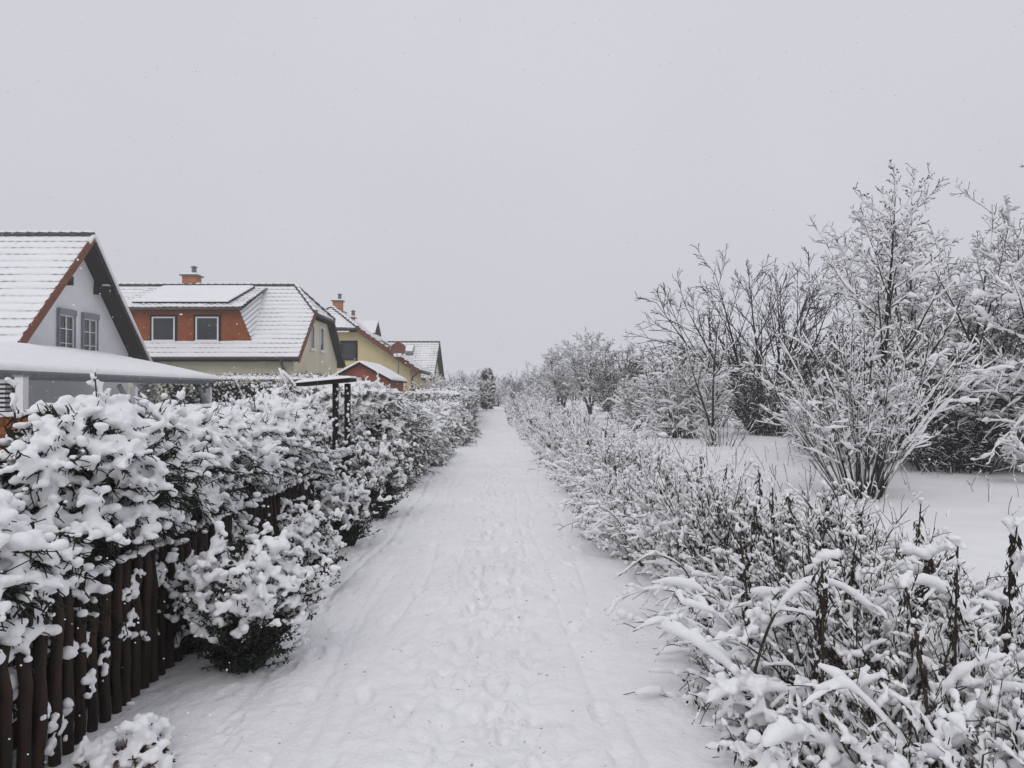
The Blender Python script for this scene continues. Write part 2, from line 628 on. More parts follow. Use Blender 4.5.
def snow_tubes(g, P, Rd, rs, n=5, prob=1.0, noise=.35, lump=1, cut=0.0):
    """snow lying along the upper side of branches: thick on level wood, thin on steep wood, broken by gaps"""
    if prob < 1:
        k = rng.uniform(0, 1, len(P)) < prob
        P, Rd = P[k], Rd[k]
    if len(P) == 0:
        return
    if lump > 1:
        P, Rd = densify(P, lump), densify(Rd, lump)
    T = unit(np.gradient(P, axis=1))
    h = np.sqrt(np.clip(1 - T[..., 2] ** 2, 0, 1))
    per = rng.uniform(.6, 1.3, (len(P), 1))
    nz = rng.normal(0, 1, h.shape)
    nz = (nz + .6 * np.roll(nz, 1, 1)) / 1.17
    rad = rs * per * (.12 + .88 * h ** 1.6) * np.clip(1 + noise * nz, .25, 2.2)
    rad[:, 0] *= .6
    rad[:, -1] *= .65
    C = P.copy()
    C[..., 2] += Rd * .7 + rad * .55
    # on steep wood the snow clings to one side
    C[..., 0] += (1 - h) * rad * .5
    C[..., 1] -= (1 - h) * rad * .5
    g.tubes(C, rad, n)


def tree(name, label, cat, loc, stems, levels, snow=(.02, .016, .012), probs=(.8, .8, .8), sides=(7, 5, 4), mats=('bark', 'twig'), group=None, noise=.35, trunk_levels=2, snow_sides=5, rmin=.003, buds=0, lump=1):
    """stems: (start offsets, directions, lengths, base radius, up, wig)"""
    reseed(label)
    root = thing(name, label, cat, loc, group)
    loc = np.array(loc)
    st, d, ln, r0, up, wig = stems
    ln = np.asarray(ln, float)
    P = curves(np.asarray(st, float) + loc, d, ln, 11, up, wig)
    Rd = (np.ones(len(P)) * r0)[:, None] * np.linspace(1, .07, 11)[None]
    Rd = np.maximum(Rd, rmin)
    tr, cr, sn = Geo(), Geo(), Geo()
    tr.tubes(P, Rd, sides[0])
    snow_tubes(sn, P, Rd, snow[0], snow_sides, probs[0], noise, lump)
    L = ln
    for i, lv in enumerate(levels):
        P, Rd, L = kids(P, Rd, L, rmin=rmin, **lv)
        j = min(i + 1, 2)
        (tr if i + 2 <= trunk_levels else cr).tubes(P, Rd, sides[j] if i < 2 else 3)
        snow_tubes(sn, P, Rd, snow[min(i + 1, len(snow) - 1)], snow_sides if i < 2 else max(3, snow_sides - 1), probs[min(i + 1, len(probs) - 1)], noise, lump if i < 2 else 1)
    if buds:
        tip = P[rng.uniform(0, 1, len(P)) < buds][:, -1]
        cr.blobs(tip, rng.uniform(.008, .016, len(tip)), 1)
    tr.build('trunk', M[mats[0]], root)
    if cr.n:
        cr.build('crown', M[mats[1]], root)
    if sn.n:
        sn.build('snow_cover', M['snow'], root)
    return root


def fan(n, spread, r=.1, tilt=(0, 0)):
    """n stem starts and directions fanning out of one stool"""
    a = rng.uniform(0, 2 * np.pi, n)
    q = rng.uniform(0.1, 1, n) ** .6
    st = np.stack([np.cos(a) * r * q, np.sin(a) * r * q, np.full(n, -.05)], -1)
    d = np.stack([np.cos(a) * q * spread + tilt[0], np.sin(a) * q * spread + tilt[1], np.ones(n)], -1)
    return st, d


# ------------------------------------------------------------------ evergreen shrubs
def conifer(name, label, loc, h, rx, ry, n, droop=-.10, voxel=.015, snow_r=1.0, prob=(.5, .95), low=.12, matname='thuja', cat='shrub', group=None, lead=3, pw=.5, fused=True, twig_n=7, leaf=True, slope=0, spray=.95, leafn=7, leafr=.0042, lim=None, hollow=0.0):
    reseed(label)
    root = thing(name, label, cat, loc, group)
    loc = np.array(loc, float)
    st, fo, sn = Geo(), Geo(), Geo()
    # stems
    s0 = np.stack([rng.normal(0, rx * .25, 4), rng.normal(0, ry * .25, 4), np.full(4, -.05)], -1) + loc
    SP = curves(s0, np.stack([rng.normal(0, .06, 4), rng.normal(0, .06, 4), np.ones(4)], -1), h * .93, 8, 0, .03)
    SR = .022 * np.linspace(1, .3, 8)[None] * np.ones((4, 1))
    st.tubes(SP, SR, 6)
    u = rng.uniform(low, 1, n)
    a = rng.uniform(0, 2 * np.pi, n)
    prof = (1 - np.clip((u - .55) / .45, 0, 1) ** 2 * (1 - pw)) * (.75 + .25 * np.clip(u / .35, 0, 1))
    ca, sa = np.cos(a), np.sin(a)
    top = h * (1 + slope * ca)
    start = np.stack([ca * rx * prof * .3, sa * ry * prof * .3, u * top * .88 - .04], -1) + loc
    rise = .25 + .9 * np.clip((u - .6) / .4, 0, 1) + rng.normal(0, .15, n)
    d = np.stack([ca, sa, rise], -1)
    reach = np.sqrt((ca * rx) ** 2 + (sa * ry) ** 2) * prof
    ln = reach * spray * rng.uniform(.65, 1.15, n)
    P = curves(start, d, ln, 7, droop, .08)
    if lim is not None:
        xl = lim[0] + np.where(P[:, :, 2] > lim[1], lim[2], 0).max(1) * np.where(P[:, -1, 2] > lim[1] - .12, 1, 0)
        ok = P[:, :, 0].max(1) < xl
        P, ln, u, start = P[ok], ln[ok], u[ok], start[ok]
        n = len(P)
    Rd = .008 * np.linspace(1, .4, 7)[None] * np.ones((n, 1))
    st.tubes(P, Rd, 4)
    C, Rc, Lc = kids(P, Rd, ln, twig_n, (.25, 1), 42, 10, .55, -.03, .06, 4, .6, .0035, flat=.75, taper=.45)
    fo.tubes(C - np.array([0, 0, .006]), Rc * 1.1, 3)
    if leaf:
        E, Re, Le = kids(C, Rc, Lc, leafn, (.05, 1), 40, 10, .42, -.22, .08, 4, .8, leafr, flat=.7, taper=.3)
        okE = E[:, -1, 2] < E[:, 0, 2] - .004
        E[:, 1:, 2] -= .008
        fo.tubes(E[okE], Re[okE], 3, cap=False)
        # hanging fronds under the snow
        k = len(C)
        q = rng.uniform(0, 1, k) < .6
        H = curves(C[q, 2], np.stack([rng.normal(0, .5, q.sum()), rng.normal(0, .5, q.sum()), np.full(q.sum(), -.8)], -1), rng.uniform(.03, .075, q.sum()), 3, -.1, .1)
        fo.tubes(H, np.ones((len(H), 3)) * np.array([.004, .006, .0025]), 3, cap=False)
    # dense dark inside
    m = int(n * 9)
    uu = rng.uniform(.05, .9, m)
    aa = rng.uniform(0, 2 * np.pi, m)
    q = rng.uniform(0, 1, m) ** .5 * .72
    cc = np.stack([np.cos(aa) * rx * q, np.sin(aa) * ry * q, uu * h * .93], -1) + loc
    fo.leaves(cc, rng.normal(0, 1, (m, 3)) - [0, 0, .5], rng.uniform(.05, .13, m), rng.uniform(.03, .06, m))
    # snow load
    pr = prob[0] + (prob[1] - prob[0]) * u
    if hollow:
        pr = pr * np.clip(.75 + hollow * 3.2 * (fbm(P[:, 4] * 2.6, 2, 61) + .12), .02, 1)
    keep = rng.uniform(0, 1, n) < pr
    Pk, Lk = P[keep], ln[keep]
    nb = 6
    for t in np.linspace(.35, 1, nb):
        p, tan, r = sample(Pk, Rd[keep], np.arange(len(Pk)), np.full(len(Pk), t))
        rr = snow_r * rng.uniform(.022, .052, len(Pk)) * (1.15 - .5 * abs(t - .6))
        p[:, 2] += rr * .6
        p += rng.normal(0, .012, p.shape)
        sn.blobs(p, rr, 1, .8)
    ck = np.repeat(keep, twig_n) & (rng.uniform(0, 1, n * twig_n) < .85)
    Ck = C[ck]
    for t in (.25, .5, .75, 1.0):
        p, tan, r = sample(Ck, Rc[ck], np.arange(len(Ck)), np.full(len(Ck), t))
        rr = snow_r * rng.uniform(.015, .036, len(Ck))
        p += rng.normal(0, .008, p.shape)
        p[:, 2] += rr * .5
        sn.blobs(p, rr, 1, .8)
    # bare leading shoots
    if lead:
        s1 = np.stack([rng.normal(0, rx * .35, lead), rng.normal(0, ry * .35, lead), np.full(lead, h * .86)], -1) + loc
        LP = curves(s1, np.stack([rng.normal(0, .12, lead), rng.normal(0, .12, lead), np.ones(lead)], -1), rng.uniform(.2, .36, lead) * min(1, h), 6, 0, .06)
        LR = .006 * np.linspace(1, .5, 6)[None] * np.ones((lead, 1))
        st.tubes(LP, LR, 4)
        LC, LCR, LL = kids(LP, LR, np.full(lead, .3), 6, (.1, 1), 50, 10, .35, .02, .06, 4, .7, .003)
        st.tubes(LC, LCR, 3)
        for t in (.4, .7, 1.0):
            p, _, _ = sample(LC, LCR, np.arange(len(LC)), np.full(len(LC), t))
            rr = rng.uniform(.010, .02, len(LC))
            p[:, 2] += rr * .6
            sn.blobs(p, rr, 1, .8)
        for t in np.linspace(.1, 1, 8):
            p, _, _ = sample(LP, LR, np.arange(lead), np.full(lead, t))
            sn.blobs(p + np.array([.006, -.006, .006]), rng.uniform(.008, .013, lead), 1, 1)
    st.build('stem', M['bark'], root)
    fo.build('foliage', M[matname], root)
    if fused:
        sn.build_fused('snow_cover', M['snow'], root, voxel)
    else:
        sn.build('snow_cover', M['snow'], root)
    return root


def leafy(name, label, loc, h, rad, n, matname='box_leaf', cat='shrub', voxel=.010, snow_r=1.0, snowy=.8, group=None, leafs=18, low=.2, skirt=1.0):
    """small rounded broad-leaved bush carrying snow balls"""
    reseed(label)
    root = thing(name, label, cat, loc, group)
    loc = np.array(loc, float)
    st, fo, sn = Geo(), Geo(), Geo()
    s, d = fan(n, .75 * rad / h * 1.6, rad * .22)
    ln = h * rng.uniform(.65, 1.05, n) / np.linalg.norm(d, axis=1) * 1.05
    P = curves(s + loc, d, ln, 7, .03, .08)
    Rd = .006 * np.linspace(1, .4, 7)[None] * np.ones((n, 1))
    st.tubes(P, Rd, 4)
    C, Rc, Lc = kids(P, Rd, ln, 11, (low, 1), 48, 12, .36, .05, .09, 4, .7, .0028, taper=.35)
    st.tubes(C, Rc, 3)
    m = len(C)
    idx = np.repeat(np.arange(m), leafs)
    p, tan, _ = sample(C, Rc, idx, rng.uniform(.1, 1, len(idx)))
    fo.leaves(p, tan * .4 + rng.normal(0, .6, p.shape), rng.uniform(.018, .034, len(p)), rng.uniform(.010, .018, len(p)))
    z = (C[:, -1, 2] - loc[2]) / h
    k = rng.uniform(0, 1, m) < snowy * np.clip((z - .34) / .35, .06, 1)
    tip = np.repeat(C[k, -1], 6, 0) + rng.normal(0, .015, (6 * k.sum(), 3))
    rr = snow_r * rng.uniform(.010, .026, len(tip)) * np.repeat(rng.uniform(.7, 1.25, k.sum()), 6)
    tip[:, 2] += rr * .5
    sn.blobs(tip, rr, 1, .8, .1)
    for t in (.45, .75):
        p, _, _ = sample(C[k], Rc[k], np.arange(k.sum()), np.full(k.sum(), t))
        rr = snow_r * rng.uniform(.010, .022, len(p))
        p[:, 2] += rr * .5
        sn.blobs(p, rr, 1, .75)
    st.build('stem', M['bark'], root)
    fo.build('foliage', M[matname], root)
    sn.build_fused('snow_cover', M['snow'], root, voxel, 2)
    return root


# ------------------------------------------------------------------ buildings
def roof_courses(o, u, s, length, urange, course=.38, wave=.30, step=.05, du=.075, ss=1.0):
    """pantile courses climbing from o along s; returns (dark tile butts, snow on each course)"""
    o, u, s = [np.array(x, float) for x in (o, u, s)]
    u, s = unit(u), unit(s)
    n = unit(np.cross(u, s))
    if n[2] < 0:
        n = -n
    tg, sg = Geo(), Geo()
    k = max(1, int(round(length / course)))
    c = length / k
    for i in range(k):
        s0, s1 = i * c, (i + 1) * c
        a0, b0 = urange(s0)
        a1, b1 = urange(s1)
        if b0 - a0 < .05:
            continue
        nu = max(3, int((b0 - a0) / du) + 1)
        f = np.linspace(0, 1, nu)
        U0 = a0 + (b0 - a0) * f
        U1 = a1 + (b1 - a1) * f
        ph = rng.uniform(0, .05)
        wv = .012 * np.sin(2 * np.pi * (U0 + ph) / wave)
        jag = .010 * fbm(np.stack([U0 * 4, U0 * 0 + i, U0 * 0], -1), 2, 4)
        p = lambda U, S, N: o + U[:, None] * u + np.broadcast_to(np.asarray(S)[..., None] if np.ndim(S) else S, (nu, 1)) * s + np.broadcast_to(np.asarray(N)[..., None] if np.ndim(N) else N, (nu, 1)) * n
        # tile: butt face and upper face
        rows = np.stack([p(U0, s0, -.03), p(U0, s0, step * .62 + wv), p(U1, s1, .006)], 0)
        tg.grid(rows)
        # snow on the tile
        lo = step * .62 + wv + .004
        sag = np.clip(fbm(np.stack([U0 * .9, U0 * 0 + i * .6, U0 * 0 + 3], -1), 3, 14) + .05, 0, 1) * .06
        jag = jag + .02 * fbm(np.stack([U0 * 1.6, U0 * 0 + i * .9, U0 * 0 + 9], -1), 3, 24)
        rows = np.stack([p(U0, s0 - .002 - sag * .12, lo - sag), p(U0, s0 - .014 + jag - sag * .1, lo + .022 * ss - sag * .5), p(U0, s0 + .03, lo + .046 * ss + jag), p(U0 * .6 + U1 * .4, s0 + c * .4, .05 * ss + jag), p(U1, s1 + .01, .022 * ss)], 0)
        sg.grid(rows)
    return tg, sg


def ridge_caps(p0, p1, r=.11, seg=.38):
    p0, p1 = np.array(p0, float), np.array(p1, float)
    n = max(2, int(np.linalg.norm(p1 - p0) / seg))
    g, s = Geo(), Geo()
    for i in range(n):
        a, b = p0 + (p1 - p0) * i / n, p0 + (p1 - p0) * (i + 1.08) / n
        g.tubes(np.stack([a, b])[None], np.array([[r * .86, r * 1.12]]), 10)
        up = np.array([0, 0, r * .75])
        s.tubes(np.stack([a + (b - a) * .04 + up * .9, a + (b - a) * .3 + up, b + up * .95])[None], np.array([[r * .5, r * .72, r * .62]]), 8)
    return g, s


def window_on(parent, c, wdt, hgt, axis, out, frame_mat, cols=1, rows=1, box=False, sill=True, surround=None, shutter=None):
    """window centred at c on a wall; axis 'x' or 'y' = direction it runs along, out = outward sign"""
    c = np.array(c, float)
    U = np.array([1., 0, 0]) if axis == 'x' else np.array([0, 1., 0])
    N = np.array([0, 1., 0]) * out if axis == 'x' else np.array([1., 0, 0]) * out
    Z = np.array([0, 0, 1.])

    def bar(g, du, dz, w_, h_, d0, d1):
        cc = c + U * du + Z * dz + N * (d0 + d1) / 2
        sz = (w_, abs(d1 - d0), h_) if axis == 'x' else (abs(d1 - d0), w_, h_)
        g.box(cc, sz)
    f = Geo()
    t = .065
    bar(f, -wdt / 2 + t / 2, 0, t, hgt, .0, .06)
    bar(f, wdt / 2 - t / 2, 0, t, hgt, .0, .06)
    bar(f, 0, hgt / 2 - t / 2, wdt - 2 * t, t, .0, .06)
    bar(f, 0, -hgt / 2 + t / 2, wdt - 2 * t, t, .0, .06)
    for i in range(1, cols):
        bar(f, -wdt / 2 + wdt * i / cols, 0, .04, hgt - 2 * t, .015, .055)
    for i in range(1, rows):
        for j in range(cols):
            ww = (wdt - 2 * t) / cols - .05
            bar(f, -wdt / 2 + t + (wdt - 2 * t) * (j + .5) / cols, -hgt / 2 + hgt * i / rows, ww, .028, .018, .052)
    fo = f.build('window', frame_mat, parent, False)
    p = Geo()
    bar(p, 0, 0, wdt - 2 * t, hgt - 2 * t, .004, .014)
    p.build('pane', M['glass'], fo, False)
    if sill:
        s = Geo()
        bar(s, 0, -hgt / 2 - .04, wdt + .12, .06, .0, .14)
        s.build('sill', frame_mat, fo, False)
        s = Geo()
        s.slab(*[c + U * a * (wdt / 2 + .05) + Z * (-hgt / 2 - .008) + N * b for a, b in ((-1, .065), (1, .065), (1, .135), (-1, .135))], .05, 10, 6)
        s.build('snow_cover', M['snow'], fo)
    if box:
        s = Geo()
        bar(s, 0, hgt / 2 + .09, wdt + .1, .2, .0, .14)
        bar(s, -wdt / 2 - .02, -.005, .06, hgt, .0, .1)
        bar(s, wdt / 2 + .02, -.005, .06, hgt, .0, .1)
        s.build('shutter_box', M['grey_paint'], fo, False)
    if surround is not None:
        s = Geo()
        for a in (-1, 1):
            bar(s, a * (wdt / 2 + .05), 0, .1, hgt + .2, -.02, .03)
        bar(s, 0, hgt / 2 + .05, wdt, .1, -.02, .03)
        s.build('surround', surround, fo, False)
    return fo


# ---- white gabled house
h1 = thing('white_house', 'white rendered house with steep snowy roof and dark brown eaves, behind the white canopy', 'house', (-15.6, 27.5, 0))
RY, RZ, EVE = 27.5, 7.18, 4.4
poly = [(-15.6, RY - 3.8, -.1), (-15.6, RY + 3.8, -.1), (-15.6, RY + 3.8, RZ - .24 - 3.8), (-15.6, RY, RZ - .24), (-15.6, RY - 3.8, RZ - .24 - 3.8)]
Geo().prism(poly, (-11, 0, 0)).build('wall', M['white_plaster'], h1, False)
rf = Geo()
for sgn in (-1, 1):
    a = np.array([-15.03, RY, RZ - .03])
    b = np.array([-15.03, RY + sgn * EVE, RZ - .03 - EVE])
    nz = np.array([0, 0, -.2])
    rf.prism([a, b, b + nz, a + nz][::sgn], (-12.4, 0, 0))
rfo = rf.build('roof', M['dark_wood'], h1, False)
L1 = EVE * math.sqrt(2)
tg, sg = roof_courses((-15, RY - EVE, RZ - EVE), (-1, 0, 0), (0, 1, 1), L1, lambda s: (0, 12.4), .40)
t2, s2 = roof_courses((-15, RY + EVE, RZ - EVE), (-1, 0, 0), (0, -1, 1), L1, lambda s: (0, 12.4), .40)
for a, b in ((tg, t2), (sg, s2)):
    a.add(np.concatenate(b.v), np.concatenate(b.q))
tg.build('roof_tiles', M['tile'], rfo)
sg.build('snow_cover', M['roof_snow'], rfo)
g, s = ridge_caps((-14.95, RY, RZ + .05), (-27.4, RY, RZ + .05))
g.build('ridge_cap', M['tile'], rfo)
s.build('ridge_snow', M['snow'], rfo)
bg_ = Geo()
bg_.beam((-14.975, RY - .02, RZ - .12), (-14.975, RY - EVE - .05, RZ - EVE - .17), .05, .26)
bg_.build('bargeboard', M['red_tile'], h1, False)
bg_ = Geo()
bg_.beam((-14.975, RY + .1, RZ - .24), (-14.975, RY + EVE + .05, RZ - EVE - .19), .05, .26)
bg_.build('bargeboard', M['dark_wood'], h1, False)
s = Geo()
s.tube([(-14.96, RY + .05, RZ + .03), (-14.96, RY + EVE * .5, RZ - EVE * .5 + .02), (-14.96, RY + EVE + .04, RZ - EVE + .02)], .075, 8)
s.tube([(-14.97, RY - .3, RZ - .3), (-14.97, RY + .02, RZ + .04)], .07, 8)
s.build('verge_snow', M['snow'], h1)
for yy in (RY - 1.25, RY + 1.25):
    p = Geo()
    p.beam((-15.7, yy, RZ - 1.78), (-15.02, yy, RZ - 1.78), .2, .3)
    p.beam((-15.7, yy, RZ - 1.53), (-15.06, yy, RZ - 1.53), .14, .18)
    po = p.build('purlin_end', M['dark_wood'], h1, False)
    Geo().slab((-15.3, yy - .09, RZ - 1.628), (-15.03, yy - .09, RZ - 1.628), (-15.03, yy + .09, RZ - 1.628), (-15.3, yy + .09, RZ - 1.628), .07, 8, 6).build('snow_cover', M['snow'], po)
for yy in (26.85, 28.35):
    window_on(h1, (-15.6, yy, 3.55), .92, 1.5, 'y', 1, M['white_paint'], 2, 3, box=True)

# ---- canopy before the white house
cn_ = thing('terrace_canopy', 'white timber canopy with thick snow on its sloping roof, in front of the white house', 'canopy', (-13, 22, 0))
Geo().prism([(-10.95, 15, 2.06), (-10.95, 28.6, 2.06), (-15.0, 28.6, 2.96), (-15.0, 15, 2.96)][::-1], (0, 0, -.07)).build('roof_board', M['grey_paint'], cn_, False)
Geo().slab((-10.85, 14.9, 2.07), (-10.85, 28.7, 2.07), (-15.1, 28.7, 2.99), (-15.1, 14.9, 2.99), .14, 160, 40, .35, 26, 1.3).build('snow_cover', M['snow'], cn_)
g = Geo()
g.tube([(-10.86, 14.9, 2.0), (-10.86, 28.1, 2.0)], .075, 10)
gt = g.build('gutter', M['metal'], cn_)
g = Geo()
g.tube([(-10.9, 27.9, 1.99), (-10.98, 27.9, 1.8), (-11.2, 27.9, 1.68), (-11.2, 27.9, 0)], .05, 8)
g.build('downpipe', M['metal'], gt)
g = Geo()
g.box((-11.1, 21.5, 1.93), (.12, 12.8, .12))
g.build('beam', M['grey_paint'], cn_, False)
for yy in (15.4, 22.6, 28.2):
    Geo().box((-11.1, yy, .85), (.16, .16, 1.82)).build('post', M['white_paint'], cn_, False)
    g = Geo()
    g.beam((-11.1, yy - .07, 1.05), (-11.1, yy - .85, 1.79), .1, .1)
    g.build('brace', M['grey_paint'], cn_, False)

# ---- cream house with brick dormer
h2 = thing('cream_house', 'cream house with orange brick dormer holding two white windows, solar panel and brick chimney', 'house', (-10.3, 41, 0))
EZ, RZ2, Y2 = 3.2, 7.24, 41.0
SL = (RZ2 - EZ) / 5
zz = lambda d: RZ2 - .22 - SL * d
HH = 2.02
poly = [(-10.35, Y2 - 4.5, -.1), (-10.35, Y2 + 4.5, -.1), (-10.35, Y2 + 4.5, zz(4.5)), (-10.35, Y2 + HH, zz(HH)), (-10.35, Y2 - HH, zz(HH)), (-10.35, Y2 - 4.5, zz(4.5))]
Geo().prism(poly, (-10.8, 0, 0)).build('wall', M['cream_plaster'], h2, False)
rf = Geo()
for sgn in (-1, 1):
    pl = [(-10.0, Y2 + sgn * 5, EZ), (-10.0, Y2 + sgn * HH, RZ2 - SL * HH), (-11.55, Y2, RZ2), (-21.6, Y2, RZ2), (-21.6, Y2 + sgn * 5, EZ)]
    pl = [(a, b, c - .03) for a, b, c in pl]
    rf.prism(pl[::sgn], (0, 0, -.15))
rf.prism([(-10.0, Y2 - HH, RZ2 - SL * HH - .03), (-10.0, Y2 + HH, RZ2 - SL * HH - .03), (-11.55, Y2, RZ2 - .03)], (0, 0, -.15))
rfo = rf.build('roof', M['dark_wood'], h2, False)
LS = math.hypot(5, RZ2 - EZ)
hk = 1 - HH / 5
ur = lambda s: (0 if s / LS < hk else (s / LS - hk) / (1 - hk) * 1.55, 11.6)
tg, sg = roof_courses((-10, Y2 - 5, EZ), (-1, 0, 0), (0, 5, RZ2 - EZ), LS, ur, .38)
t2, s2 = roof_courses((-10, Y2 + 5, EZ), (-1, 0, 0), (0, -5, RZ2 - EZ), LS, ur, .38)
hl = math.hypot(1.55, SL * HH)
t3, s3 = roof_courses((-10, Y2 - HH, RZ2 - SL * HH), (0, 1, 0), (-1.55, 0, SL * HH), hl, lambda s: (HH * s / hl, 2 * HH - HH * s / hl), .38)
for a, bs in ((tg, (t2, t3)), (sg, (s2, s3))):
    for b in bs:
        a.add(np.concatenate(b.v), np.concatenate(b.q))
tg.build('roof_tiles', M['tile'], rfo)
sg.build('snow_cover', M['roof_snow'], rfo)
g, s = ridge_caps((-11.55, Y2, RZ2 + .04), (-21.6, Y2, RZ2 + .04))
for sgn in (-1, 1):
    a, b = ridge_caps((-11.55, Y2, RZ2 + .04), (-9.97, Y2 + sgn * HH, RZ2 - SL * HH + .04))
    g.add(np.concatenate(a.v), np.concatenate(a.q), np.concatenate(a.t))
    s.add(np.concatenate(b.v), np.concatenate(b.q), np.concatenate(b.t))
g.build('ridge_cap', M['tile'], rfo)
s.build('ridge_snow', M['snow'], rfo)
for sgn in (-1, 1):
    Geo().beam((-9.97, Y2 + sgn * HH, RZ2 - SL * HH - .12), (-9.97, Y2 + sgn * 5.04, EZ - .15), .05, .24).build('bargeboard', M['red_tile' if sgn < 0 else 'dark_wood'], h2, False)
g = Geo()
g.tube([(-9.95, Y2 - HH - .1, RZ2 - SL * HH - .06), (-9.95, Y2 + HH + .1, RZ2 - SL * HH - .06)], .07, 8)
g.build('gutter', M['gutter'], h2)
g = Geo()
g.tube([(-9.95, Y2 - 5.06, EZ - .02), (-21.6, Y2 - 5.06, EZ - .02)], .07, 8)
gt = g.build('gutter', M['gutter'], h2)
g = Geo()
g.tube([(-10.8, Y2 - 5.06, EZ - .05), (-10.8, Y2 - 4.85, EZ - .35), (-10.75, Y2 - 4.62, EZ - .6), (-10.75, Y2 - 4.6, 0)], .06, 8)
g.build('downpipe', M['gutter'], gt)
for yy in (39.75, 41.75):
    window_on(h2, (-10.35, yy, 4.45), .85, 1.3, 'y', 1, M['white_paint'], 1, 1)
# dormer
Y0d, zb, zt = 37.0, 3.86, 5.55
xa_t, xb_t, xa_b, xb_b = -19.2, -13.15, -19.9, -12.45
dm = Geo()
ytop = lambda z: Y2 - (RZ2 - z) / SL
V = [(xb_b, Y0d, zb), (xb_t, Y0d, zt), (xa_t, Y0d, zt), (xa_b, Y0d, zb), (xb_t, 40.5, 6.85), (xa_t, 40.5, 6.85)]
dm.add(V[:4], [[0, 3, 2, 1]])
dmo = dm.build('dormer', M['dormer_brick'], h2, False)
for xb, xt in ((xb_b, xb_t), (xa_b, xa_t)):
    ck = Geo()
    ck.add([(xb, Y0d, zb), (xt, Y0d, zt), (xt, 40.6, 6.95)], None, [[0, 1, 2]])
    ck.build('cheek', M['tile'], dmo, False)
# cheek courses: snowy steps on the sloping side of the dormer
for i in range(9):
    f0, f1 = i / 9, (i + .82) / 9
    A = np.array([xb_b, Y0d, zb]); B = np.array([xb_t, Y0d, zt]); C_ = np.array([xb_t, 40.5, 6.93])
    p00, p10 = A + (B - A) * f0, A + (C_ - A) * f0
    p01, p11 = A + (B - A) * f1, A + (C_ - A) * f1
    off = np.array([.05, -.01, .03])
    off2 = np.array([.015, 0, .01])
    sgk = Geo()
    if i == 0:
        chk = Geo()
    chk.add([p00 + off, p10 + off, p11 + off2, p01 + off2], [[0, 1, 2, 3]])
    chk.add([p00 + off, p10 + off, p10, p00], [[0, 3, 2, 1]])
chk.build('cheek_snow', M['roof_snow'], dmo, False)
e0 = np.array([xb_t + .22, 36.72, 5.62])
e1 = np.array([xb_t + .05, 40.75, 7.1])
f0 = np.array([xa_t - .2, 36.72, 5.62])
f1 = np.array([xa_t - .05, 40.75, 7.1])
rr_ = Geo()
rr_.prism([e0, e1, f1, f0], (0, 0, -.13))
rr_.build('dormer_roof', M['dark_wood'], dmo, False)
sd = e1 - e0
LD = math.hypot(sd[1], sd[2])
tg, sg = roof_courses(e0 + [0, 0, .02], (-1, 0, 0), (0, sd[1], sd[2]), LD, lambda s: (0, e0[0] - f0[0] - .2), .38)
tg.build('dormer_tiles', M['tile'], dmo)
sg.build('dormer_snow', M['roof_snow'], dmo)
g = Geo()
g.tube([e0 + [.05, -.06, -.06], f0 + [-.05, -.06, -.06]], .06, 8)
g.build('dormer_gutter', M['gutter'], dmo)
for i, xx in enumerate((-16.75, -14.65)):
    window_on(dmo, (xx, Y0d, 4.63), 1.1, 1.17, 'x', -1, M['white_paint'], 1, 1, surround=M['dark_wood'])
# solar panel on the dormer roof under an even snow sheet
pc = lambda u, v, dz: e0 * 1 + np.array([-u, 0, 0]) + np.array([0, sd[1], sd[2]]) / LD * v + np.array([0, -.3, .95]) * dz
sp = Geo()
sp.prism([pc(.75, .45, .12), pc(.55, 3.9, .12), pc(5.4, 3.9, .12), pc(5.4, .45, .12)], (0, -.02, .06))
spo = sp.build('solar_panel', M['black_wood'], h2, False)
Geo().slab(pc(.78, .47, .183), pc(5.4, .47, .183), pc(5.4, 3.9, .183), pc(.58, 3.9, .183), .09, 40, 24, .15, 30).build('snow_cover', M['roof_snow'], spo)


def chimney(parent, c, wd, z0, z1, pot=True):
    g = Geo()
    g.box((c[0], c[1], (z0 + z1) / 2), (wd, wd, z1 - z0))
    o_ = g.build('chimney', M['brick'], parent, False)
    g = Geo()
    g.box((c[0], c[1], z1 + .045), (wd + .2, wd + .2, .08))
    g.build('cap', M['metal'], o_, False)
    s = Geo()
    q = wd / 2 + .08
    s.slab((c[0] - q, c[1] - q, z1 + .087), (c[0] + q, c[1] - q, z1 + .087), (c[0] + q, c[1] + q, z1 + .087), (c[0] - q, c[1] + q, z1 + .087), .1, 12, 12)
    s.build('snow_cover', M['snow'], o_)
    if pot:
        g = Geo()
        g.tube([(c[0] + .12, c[1], z1 + .08), (c[0] + .12, c[1], z1 + .42)], .13, 12)
        g.tube([(c[0] + .12, c[1], z1 + .5), (c[0] + .12, c[1], z1 + .52)], .19, 12)
        g.tube([(c[0] + .12, c[1] - .1, z1 + .42), (c[0] + .12, c[1] - .1, z1 + .5)], .02, 6)
        g.tube([(c[0] + .12, c[1] + .1, z1 + .42), (c[0] + .12, c[1] + .1, z1 + .5)], .02, 6)
        g.build('chimney_pot', M['metal'], o_)
    return o_


chimney(h2, (-17.2, 41.3), .74, 6.6, 7.78)

